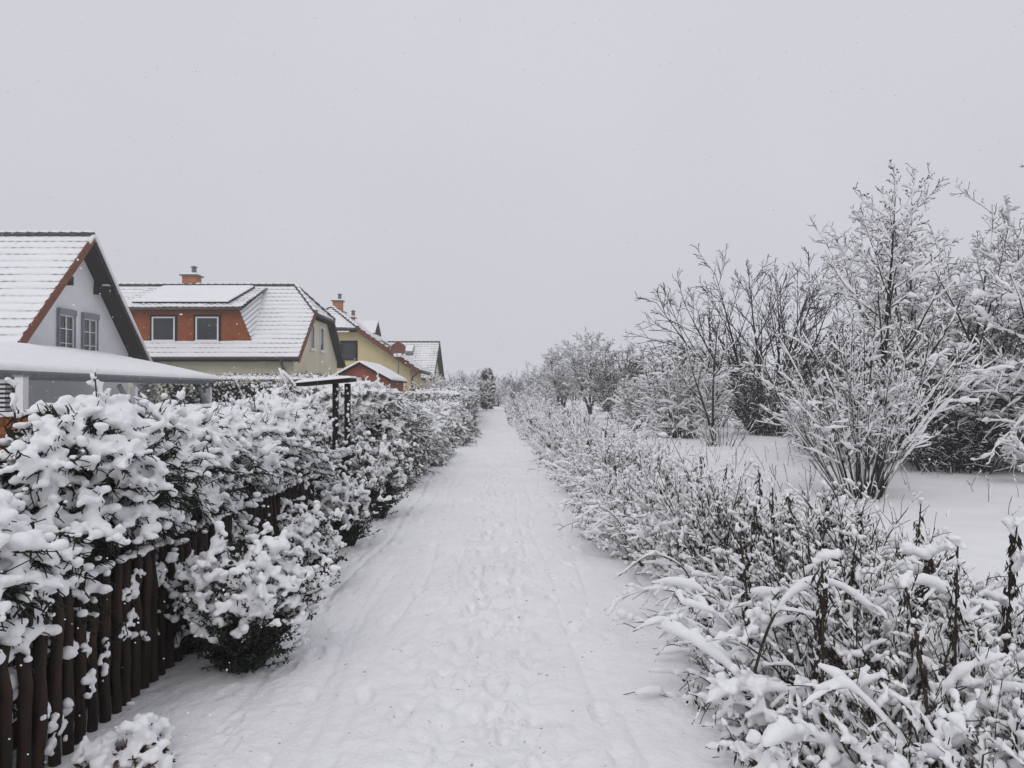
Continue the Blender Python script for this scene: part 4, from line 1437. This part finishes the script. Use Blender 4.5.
# trees behind it on the right
bush_tree('snowy_tree', 'spreading snowy tree right behind the young tree, crown of fine twigs', 'tree', (9.2, 16.8, 0), 6.1, 3, 12,
     [dict(n=15, t=(.15, 1), ang=46, lr=.36, up=.05, wig=.08, K=8, rr=.5), dict(n=9, t=(.1, 1), ang=44, lr=.42, up=.04, wig=.1, K=5), dict(n=3, t=(.1, 1), ang=44, lr=.45, up=.03, wig=.1, K=4)],
     mats=('bark', 'twig'), r0=.05, snow=(.038, .034, .025, .014), probs=(1, 1, .92, .6), sides=(8, 5, 4), spread=.50, stool=.35, rmin=.0075, lump=2, noise=.45, up=.012)
bush_tree('snowy_tree', 'snow laden tree at the right edge with long drooping white boughs', 'tree', (10.9, 15.4, 0), 5.2, 3, 12,
     [dict(n=14, t=(.08, 1), ang=58, lr=.48, up=.0, wig=.09, K=9, rr=.5), dict(n=9, t=(.1, 1), ang=46, lr=.40, up=-.01, wig=.1, K=5), dict(n=4, t=(.1, 1), ang=44, lr=.5, up=.0, wig=.1, K=4)],
     mats=('bark', 'twig'), r0=.05, snow=(.044, .042, .029, .016), probs=(1, 1, .95, .65), sides=(8, 5, 4), spread=.62, stool=.4, rmin=.0075, lump=2, noise=.5, up=.0, tilt=(-.08, -.1))
# dark thicket bushes
for (x, y, h, wd, lab) in (
        (8.2, 18.0, 2.9, 2.0, 'dark brown thicket bush behind the young tree trunk'),
        (10.4, 17.6, 3.5, 2.6, 'broad dark thicket bush with red brown twigs, second from the young tree'),
        (12.6, 17.0, 3.6, 2.6, 'dark thicket bush at the right picture edge, under the drooping boughs'),
        (9.0, 15.6, 1.7, 1.8, 'low dark bramble thicket in front of the spreading snowy tree'),
        (11.3, 15.0, 2.0, 2.0, 'low dark bramble thicket in front of the drooping snow laden tree')):
    bush_tree('thicket_bush', lab, 'bush', (x, y, 0), h, wd, 42, [dict(n=11, t=(.05, 1), ang=55, lr=.42, up=-.02, wig=.12), dict(n=8, t=(.1, 1), ang=50, lr=.5, up=-.03, wig=.12, K=4)],
              mats=('red_twig', 'red_twig'), r0=.016, snow=(.014, .012, .009), probs=(.4, .4, .28), spread=.55, stool=.7, rmin=.008)
for (x, y, lab) in ((9.6, 13.7, 'low snow bent branch reaching in from the right edge'),):
    bush_tree('snowy_sapling', lab, 'sapling', (x, y, 0), 1.5, 1.6, 9, [dict(n=6, ang=45, lr=.45, up=-.02), dict(n=4, ang=45, lr=.5, up=0)],
              mats=('bark', 'twig'), r0=.014, snow=(.035, .026, .018), probs=(1, 1, .9), spread=.9, tilt=(-.35, -.1), up=-.04, rmin=.005)

# small slender tree in the field
tree('slender_tree', 'slender young tree alone in the snowy field, snow along its twisted stem', 'tree', (6.05, 23.2, 0),
     ([(0, 0, -.05), (.05, 0, -.05)], [(0, 0, 1), (-.22, 0, 1)], [4.3, 3.3], .05, .02, .04),
     [dict(n=11, t=(.2, 1), ang=44, lr=.42, up=.05, wig=.08, K=7, rr=.5, taper=.7, spiral=True), dict(n=5, t=(.2, 1), ang=42, lr=.40, up=.03, wig=.1, K=5), dict(n=3, ang=42, lr=.45, K=4)],
     (.034, .024, .016, .012), (1, .9, .7, .3), (8, 5, 4), rmin=.0085)
bush_tree('field_shrub', 'sparse snowy twigs ringing the foot of the slender tree', 'shrub', (6.2, 23.0, 0), .95, .7, 26, [dict(n=4, ang=35, lr=.4, up=.03)], r0=.012, snow=(.02, .018), spread=.75, stool=.5, rmin=.006)

# large bare tree
tree('bare_tree', 'large dark bare tree with wide open crown of thin branches', 'tree', (9.7, 30, 0),
     ([(0, 0, -.05), (.2, .1, -.05), (-.2, .1, -.05), (.1, -.2, -.05), (-.35, 0, -.05), (.3, .1, -.05), (-.1, .3, -.05), (.4, -.1, -.05)],
      [(.0, 0, 1), (.34, .1, 1), (-.28, 0, 1), (.16, -.3, 1), (-.62, .1, 1), (.60, -.1, 1), (-.45, .3, 1), (.22, .35, 1)], [6.5, 6.6, 6.5, 6.3, 6.4, 6.0, 6.3, 6.5], .085, .002, .03),
     [dict(n=12, t=(.16, 1), ang=33, lr=.58, up=.0, wig=.035, K=8, rr=.6, taper=.72, spiral=True), dict(n=7, t=(.12, 1), ang=34, lr=.46, up=.0, wig=.03, K=5, rr=.6, taper=.5), dict(n=3, t=(.2, 1), ang=34, lr=.5, up=.0, wig=.03, K=3, taper=.4)],
     (.02, .012, .010), (.1, .0, .0, .0), (8, 5, 4), rmin=.0115, mats=('dark_twig', 'dark_twig'))
bush_tree('dark_shrub', 'dense dark shrub with white patches beneath the bare tree', 'shrub', (9.5, 28.6, 0), 2.6, 2.4, 46, [dict(n=10, t=(.05, 1), ang=52, lr=.42, up=.0, wig=.1), dict(n=8, t=(.1, 1), ang=48, lr=.5, up=-.02, wig=.12, K=4)],
          mats=('twig', 'twig'), r0=.02, snow=(.028, .024, .018), probs=(.35, .35, .16), spread=.6, stool=.6, rmin=.011)
for (px, Y, top, wd, n, lab, pb) in (
        (680, 27, 352, 3.2, 44, 'wide snowy bush with layered white branches left of the slender tree', .95),
        (640, 33, 378, 1.7, 26, 'feathery white shrub at the field edge, before the layered bush', 1),
        (818, 21, 395, 1.9, 26, 'low snowy shrub between the bare tree and the fanning bush', .9),
        (655, 40, 346, 3.4, 36, 'grey brown thicket behind the layered bush, left of the bare tree', .4),
        (618, 46, 350, 3.6, 34, 'tall grey thicket right of the twin trunk tree', .45),
        (710, 36, 340, 3.6, 36, 'dark grey thicket behind the slender tree, at the foot of the bare tree', .3),
        (850, 24, 348, 3.0, 40, 'grey thicket seen through the fanning bush', .5)):
    p = at(px, HOR, Y)
    bush_tree('field_bush', lab, 'bush', (p[0], Y, 0), at(px, top, Y)[2], wd, n, [dict(n=9, t=(.08, 1), ang=56, lr=.42, up=-.005, wig=.1), dict(n=7, t=(.1, 1), ang=48, lr=.5, up=-.01, wig=.11, K=4)],
              mats=('twig', 'twig'), r0=.02, snow=(.046, .042, .032) if pb > .85 else (.03, .024, .018), probs=(pb, pb, pb * .8), spread=wd / 2.2 * .36, stool=.6, rmin=.010 + Y * .00008)
# twin trees beside the path further on
for (px, Y, top, lab) in ((590, 55, 330, 'snowy round crowned tree with dark trunk, mid distance beside the weeds'), (562, 58, 345, 'thinner snowy tree left of the round crowned one')):
    p = at(px, HOR, Y)
    hh_ = at(px, top, Y)[2]
    tree('field_tree', lab, 'tree', (p[0], Y, 0), ([(0, 0, -.05)] * 3, [(0, 0, 1), (.26, .1, 1), (-.28, -.1, 1)], [hh_ * .92, hh_ * .82, hh_ * .84], .11, .02, .03),
         [dict(n=22, t=(.2, 1), ang=50, lr=.42, up=.02, wig=.06, K=6, rr=.45, taper=.5), dict(n=11, t=(.1, 1), ang=44, lr=.45, up=.02, wig=.08, K=4), dict(n=6, t=(.1, 1), ang=42, lr=.5, K=3)],
         (.05, .045, .038, .03), (1, .9, .85, .7), (7, 4, 3), rmin=.013, mats=('twig', 'twig'), snow_sides=4)
for (px, Y, top, n, wd, lab, pb) in (
        (546, 88, 366, 16, 3.4, 'hazy dark crowned tree where the weeds meet the far wood', .5),
        (530, 78, 384, 16, 3.2, 'pale snowy bush right of the vanishing path', .9),
        (555, 70, 382, 16, 3.0, 'snowy bush in front of the hazy dark crowned tree', .9),
        (606, 62, 372, 20, 4, 'grey bush filling the gap right of the round crowned tree', .7)):
    p = at(px, HOR, Y)
    bush_tree('far_bush', lab, 'bush', (p[0], Y, 0), at(px, top, Y)[2], wd, n, [dict(n=8, t=(.1, 1), ang=48, lr=.42, up=.02, wig=.08), dict(n=8, t=(.1, 1), ang=45, lr=.5, up=.01, wig=.1, K=4)],
              mats=('twig', 'twig'), r0=.03, snow=(.05, .045, .04), probs=(pb, pb, pb), spread=.42, rmin=.016)

# far wood closing the view
fw, fsn = Geo(), Geo()
reseed('far woods')
nT = 150
tx = rng.uniform(-60, 90, nT)
ty = rng.uniform(96, 180, nT)
tx = np.where(rng.uniform(0, 1, nT) < .3, rng.uniform(-14, 14, nT), tx)
tx = np.where((np.abs(tx - pathx(ty)) < 2.4) & (ty < 118), tx + 5, tx)
tx[:45] = rng.uniform(-11, 9, 45)
ty[:45] = rng.uniform(116, 150, 45)
th_ = rng.uniform(3.5, 7.0, nT) * np.where(tx > 3, 1.0, .8)
st = np.stack([tx, ty, np.full(nT, -.1)], -1)
for rep in range(5):
    P = curves(st + rng.normal(0, .3, st.shape) * [1, 1, 0], np.stack([rng.normal(0, .35, nT), rng.normal(0, .3, nT), np.ones(nT)], -1), th_ * rng.uniform(.7, 1.05, nT), 7, .03, .05)
    Rd = .06 * np.linspace(1, .3, 7)[None] * np.ones((nT, 1))
    fw.tubes(P, Rd, 4)
    C, Rc, Lc = kids(P, Rd, th_, 9, (.12, 1), 45, 12, .36, .04, .07, 5, .6, .022)
    fw.tubes(C, Rc, 3)
    snow_tubes(fsn, C, Rc, .05, 3, .4)
    E, Re, Le = kids(C, Rc, Lc, 5, (.2, 1), 42, 12, .5, .03, .08, 4, .7, .018)
    fw.tubes(E, Re, 3, cap=False)
    snow_tubes(fsn, E, Re, .035, 3, .22)
o = fw.build('far_woods', M['far_twig'])
tag(o, 'hazy bare wood closing the view at the end of the path', 'woods', kind='stuff')
fsn.build('snow_cover', M['snow'], o)

# ------------------------------------------------------------------ right side weeds
def weeds(n, y0, y1, x0, x1, hr, tw, snow_r, sides, rmin, g, s, leafg, dens_pow=1.0, wig=.08, lf=.22, lump=1, sp=.86):
    y = y0 + (y1 - y0) * rng.uniform(0, 1, n) ** dens_pow
    x = x0(y) + (x1(y) - x0(y)) * rng.uniform(0, 1, n)
    e = np.clip(np.minimum((x - x0(y)) / .5, (x1(y) - x) / 1.45), 0, 1)
    x = x + pathx(y)
    patch = .9 + .55 * fbm(np.stack([x * 1.3, y * 1.1, x * 0], -1), 2, 41)
    h = (hr[0] + (hr[1] - hr[0]) * rng.uniform(0, 1, n) ** 1.4) * (.38 + .62 * e) * patch
    h = h * np.clip(.55 + .45 * (y - 2.5) / 1.5, .5, 1)
    lean = np.stack([rng.normal(-.04 - .45 * (1 - e) * (x - pathx(y) < 1.6), .30, n), rng.normal(0, .30, n), np.ones(n)], -1)
    st = np.stack([x, y, gheight(x, y) - .04], -1)
    P = curves(st, lean, h * 1.12, 8, -.045, wig)
    Rd = np.maximum(.0065 * np.linspace(1, .45, 8)[None] * rng.uniform(.7, 1.3, (n, 1)), rmin)
    g.tubes(P, Rd, sides)
    snow_tubes(s, P, Rd, snow_r * 1.05, sides + 2, .85, .55, lump)
    C, Rc, Lc = kids(P, Rd, h, tw, (.18, 1), 36, 14, .36, -.02, .1, 6, .65, rmin, taper=.45)
    g.tubes(C, Rc, max(3, sides - 1))
    snow_tubes(s, C, Rc, snow_r, sides + 1, sp, .55, lump)
    tip = np.concatenate([C[:, -1], C[:, 3], C[:, 2]])
    tip = tip[rng.uniform(0, 1, len(tip)) < .3] + rng.normal(0, .006, 3)
    rr = snow_r * rng.uniform(.6, 1.7, len(tip))
    tip[:, 2] += rr * .4
    s.blobs(tip, rr, 1, .8)
    # withered leaves and seed heads hanging from the stems
    k = np.where(rng.uniform(0, 1, n) < lf)[0]
    sz = (rmin / .003) ** .6
    idx = np.repeat(k, 46)
    p, tan, _ = sample(P, Rd, idx, rng.uniform(.12, .92, len(idx)))
    leafg.leaves(p + rng.normal(0, .012, p.shape), rng.normal(0, .35, p.shape) - [0, 0, .8], rng.uniform(.025, .07, len(p)) * sz, rng.uniform(.008, .02, len(p)) * sz)
    idx = np.where(rng.uniform(0, 1, len(C)) < lf * .8)[0].repeat(5)
    p, tan, _ = sample(C, Rc, idx, rng.uniform(.2, 1, len(idx)))
    leafg.leaves(p, rng.normal(0, .4, p.shape) - [0, 0, .7], rng.uniform(.015, .045, len(p)) * sz, rng.uniform(.006, .014, len(p)) * sz)


lo_ = lambda y: 1.24 - .10 * np.clip((y - 5) / 6, 0, 1) - .02 * np.clip(y - 11, 0, 30) + .18 * np.sin(y * 1.3) * np.exp(-((y - 7) / 8) ** 2)
hi_ = lambda y: 2.75 + .2 * np.sin(y * .5) + 0 * y
reseed('weed bank')
wg, ws, wl, wn = Geo(), Geo(), Geo(), Geo()
weeds(820, 2.5, 6.6, lo_, lambda y: np.minimum(hi_(y) + .3, y * .62 + 1.0), (.42, .95), 12, .0112, 5, .0026, wg, wn, wl, lump=2, lf=.24, sp=.9)
wsn = Geo()
weeds(820, 6.6, 13, lo_, hi_, (.5, 1.08), 9, .0145, 4, .0036, wg, ws, wl, lump=2)
weeds(900, 13, 28, lo_, hi_, (.5, 1.25), 7, .019, 3, .0055, wg, ws, wl)
weeds(900, 28, 75, lambda y: lo_(y) - .1, lambda y: hi_(y) + .8, (.6, 1.4), 6, .030, 3, .010, wg, ws, wl)
# long bowed stems carrying a thick roll of snow
n = 190
y = 2.9 + 11 * rng.uniform(0, 1, n) ** 1.3
x = lo_(y) + .1 + 1.15 * rng.uniform(0, 1, n) ** 1.2
st = np.stack([x + pathx(y), y, gheight(x + pathx(y), y) - .02], -1)
a = rng.uniform(0, 6.28, n)
P = curves(st, np.stack([np.cos(a) * .55 - .15, np.sin(a) * .45, np.full(n, 1.0)], -1), rng.uniform(.55, 1.05, n) * np.clip(.6 + .4 * (y - 2.5) / 1.5, .5, 1), 11, -.17, .06)
Rd = .006 * np.linspace(1, .4, 11)[None] * np.ones((n, 1))
wg.tubes(P, Rd, 5)
snow_tubes(wn, P, Rd, .018, 8, 1, .4, 2)
C, Rc, Lc = kids(P, Rd, np.full(n, .8), 7, (.3, 1), 42, 12, .26, -.08, .08, 5, .6, .0028)
wg.tubes(C, Rc, 4)
snow_tubes(wn, C, Rc, .016, 6, .9, .4, 2)
# dark shaggy stalks
n = 75
y = 3.0 + 14 * rng.uniform(0, 1, n) ** 1.3
x = lo_(y) + .15 + 1.2 * rng.uniform(0, 1, n)
st = np.stack([x + pathx(y), y, gheight(x + pathx(y), y) - .02], -1)
P = curves(st, np.stack([rng.normal(0, .08, n), rng.normal(0, .08, n), np.ones(n)], -1), rng.uniform(.5, .92, n), 7, 0, .04)
Rd = .008 * np.linspace(1, .5, 7)[None] * np.ones((n, 1))
wg.tubes(P, Rd, 5)
idx = np.arange(n).repeat(70)
t0 = rng.uniform(.2, .5, n)[idx]
p, tan, _ = sample(P, Rd, idx, t0 + (.95 - t0) * rng.uniform(0, 1, len(idx)))
wl.leaves(p + rng.normal(0, .014, p.shape), rng.normal(0, .3, p.shape) - [0, 0, .9], rng.uniform(.03, .075, len(p)), rng.uniform(.009, .02, len(p)))
tp = np.repeat(P[:, -1], 4, 0) + rng.normal(0, .012, (4 * n, 3))
wn.blobs(tp, rng.uniform(.008, .02, 4 * n), 1, .85, .12)
tp = np.repeat(P[:, -2], 3, 0) + rng.normal(0, .016, (3 * n, 3))
wn.blobs(tp, rng.uniform(.007, .016, 3 * n), 1, 1, .12)
C, Rc, Lc = kids(P, Rd, np.full(n, .8), 6, (.45, 1), 40, 12, .24, -.02, .08, 5, .6, .003)
wg.tubes(C, Rc, 4)
snow_tubes(wn, C, Rc, .015, 6, .95, .45, 2)
# low bowed grass and rods under the tall weeds
n = 1500
y = 2.4 + 9 * rng.uniform(0, 1, n) ** 1.4
x = lo_(y) - .12 + (2.2) * rng.uniform(0, 1, n)
st = np.stack([x + pathx(y), y, gheight(x + pathx(y), y) - .02], -1)
P = curves(st, np.stack([rng.normal(-.2, .7, n), rng.normal(-.1, .7, n), np.full(n, .8)], -1), rng.uniform(.2, .5, n), 7, -.20, .08)
Rd = np.full((n, 7), .0022)
wg.tubes(P, Rd, 3)
snow_tubes(wn, P, Rd, .015, 6, .7, .5, 2)
wo = wg.build('weed_thicket', M['stalk'])
tag(wo, 'tangle of tall withered weeds bowed under snow along the right path edge', 'weeds', kind='stuff')
ws.build('snow_cover', M['snow'], wo)
wn.build_fused('snow_cover', M['snow'], wo, .0085, 1)
wl.build('withered_leaves', M['dry_leaf'], wo)


def dark_stalk(label, x, y, h, lean=(0, 0), dens=140, tw=7):
    root = thing('weed_stalk', label, 'weed', (x, y, 0))
    g, l, s = Geo(), Geo(), Geo()
    st = np.array([[x, y, -.05]])
    P = curves(st, np.array([[lean[0], lean[1], 1.]]), np.array([h]), 9, 0, .03)
    Rd = .008 * np.linspace(1, .5, 9)[None]
    g.tubes(P, Rd, 6)
    C, Rc, Lc = kids(P, Rd, np.array([h]), tw, (.4, 1), 42, 10, .30, -.05, .08, 6, .6, .0035)
    g.tubes(C, Rc, 4)
    snow_tubes(s, C, Rc, .026, 8, 1, .4)
    tp = np.concatenate([np.repeat(C[:, -1], 3, 0), np.repeat(P[:, -1], 4, 0)])
    tp = tp + rng.normal(0, .012, tp.shape)
    s.blobs(tp, rng.uniform(.009, .022, len(tp)), 1, .8, .1)
    idx = np.zeros(dens, int)
    p, tan, _ = sample(P, Rd, idx, rng.uniform(.25, .95, dens))
    l.leaves(p + rng.normal(0, .012, p.shape), rng.normal(0, .3, p.shape) - [0, 0, 1], rng.uniform(.04, .085, dens), rng.uniform(.010, .022, dens))
    g.build('stem', M['stalk'], root)
    l.build('withered_leaves', M['dry_leaf'], root)
    s.build_fused('snow_cover', M['snow'], root, .008, 2)


for (px, pyt, Y, label, dn) in (
        (908, 545, 4.0, 'blackest tall weed stalk with dense hanging leaves, lower right', 300),
        (1003, 520, 4.1, 'dark weed stalk at the right edge with pointed snowy side shoots', 190),
        (864, 505, 6.4, 'dark leafy stalk standing alone above the weeds below the fanning bush', 150),
        (766, 560, 5.4, 'thin dark stalk in the middle of the weed bank', 130),
        (663, 480, 7.6, 'dark upright stalk with shaggy leaves beside the path, centre right', 170),
        (617, 420, 14.0, 'bare dark rod poking out of the far weeds, left of its neighbour', 150),
        (636, 426, 14.4, 'dark rod with snowy head, right one of the far pair', 150),
        (735, 500, 7.4, 'narrow dark stalk rising among white weeds near the field', 120)):
    p = at(px, pyt, Y)
    dark_stalk(label, p[0], Y, p[2] + .05, (rng.normal(0, .05), rng.normal(0, .05)), dn)


def arch(label, pts, r=.008, sr=.035, tw=6):
    root = thing('bowed_branch', label, 'branch', (*np.array(pts[0])[:2], 0))
    pts = np.array(pts, float)
    t = np.linspace(0, len(pts) - 1, 16)
    # smooth interpolation
    P = np.stack([np.interp(t, np.arange(len(pts)), pts[:, i]) for i in range(3)], -1)
    for _ in range(3):
        P[1:-1] = (P[:-2] + P[1:-1] * 2 + P[2:]) / 4
    P = P[None]
    Rd = r * np.linspace(1, .4, 16)[None]
    g, s = Geo(), Geo()
    g.tubes(P, Rd, 6)
    snow_tubes(s, P, Rd, sr, 9, 1, .2)
    C, Rc, Lc = kids(P, Rd, np.array([1.0]), tw, (.3, 1), 45, 12, .28, -.1, .08, 6, .6, .003)
    g.tubes(C, Rc, 4)
    snow_tubes(s, C, Rc, sr * .65, 7, 1, .3)
    g.build('stem', M['stalk'], root)
    s.build_fused('snow_cover', M['snow'], root, .008, 2)


arch('thick snow coated branch arching over the weeds, low on the right', [(1.05, 3.55, 0), (1.12, 3.5, .45), (1.2, 3.4, .72), (1.42, 3.4, .78), (1.6, 3.4, .62)], sr=.022)
arch('bent white branch in the bottom right corner, kinked like an elbow', [(1.62, 2.9, 0), (1.5, 2.92, .25), (1.28, 2.95, .5), (1.17, 3.0, .42)], sr=.022)
arch('snowy stem bowed in a half circle near the right edge', [(2.3, 3.7, 0), (2.22, 3.7, .5), (2.0, 3.7, .72), (1.8, 3.75, .62), (1.7, 3.8, .4)], sr=.022)
arch('low snowy stem leaning out over the path, mid right', [(1.35, 5.3, 0), (1.2, 5.3, .4), (.95, 5.25, .52), (.72, 5.2, .36)], sr=.019)
arch('snowy stem with drooping tip leaning over the path, farther along', [(1.15, 7.2, 0), (1.0, 7.2, .42), (.8, 7.15, .56), (.6, 7.1, .42)], sr=.019)

# dry stems in the field
n = 170
y = rng.uniform(9, 24, n)
x = np.where(rng.uniform(0, 1, n) < .6, rng.uniform(3.6, 8.5, n), rng.uniform(3.6, 5.2, n))
st = np.stack([x, y, gheight(x, y) - .03], -1)
P = curves(st, np.stack([rng.normal(0, .3, n), rng.normal(0, .3, n), np.ones(n)], -1), rng.uniform(.12, .55, n), 5, -.05, .1)
Rd = np.full((n, 5), .005)
g, s = Geo(), Geo()
g.tubes(P, Rd, 4)
C, Rc, Lc = kids(P, Rd, np.full(n, .35), 3, (.4, 1), 40, 10, .35, 0, .1, 4, .7, .004)
g.tubes(C, Rc, 3)
snow_tubes(s, P, Rd, .014, 5, .9)
snow_tubes(s, C, Rc, .014, 5, .9)
o = g.build('field_weeds', M['stalk'])
tag(o, 'scattered thin dry stems sticking out of the snowy field', 'weeds', kind='stuff')
s.build('snow_cover', M['snow'], o)

# ------------------------------------------------------------------ falling snow
n = 3200
Y = 1.8 + 18 * rng.uniform(0, 1, n) ** 1.3
fx = rng.uniform(-.7, .7, n) * Y
fz = rng.uniform(.05, 1, n) * np.minimum(1.6 + Y * .5, 9)
sf = Geo()
sf.blobs(np.stack([fx, Y, fz], -1), rng.uniform(.0022, .0042, n) * (.6 + Y / 14), 1, 1, .2)
o = sf.build('falling_snow', M['snow'])
tag(o, 'scattered small snowflakes drifting down through the air', 'snowflakes', kind='stuff')
print('faces', sum(len(o.data.polygons) for o in bpy.data.objects if o.type == 'MESH'))
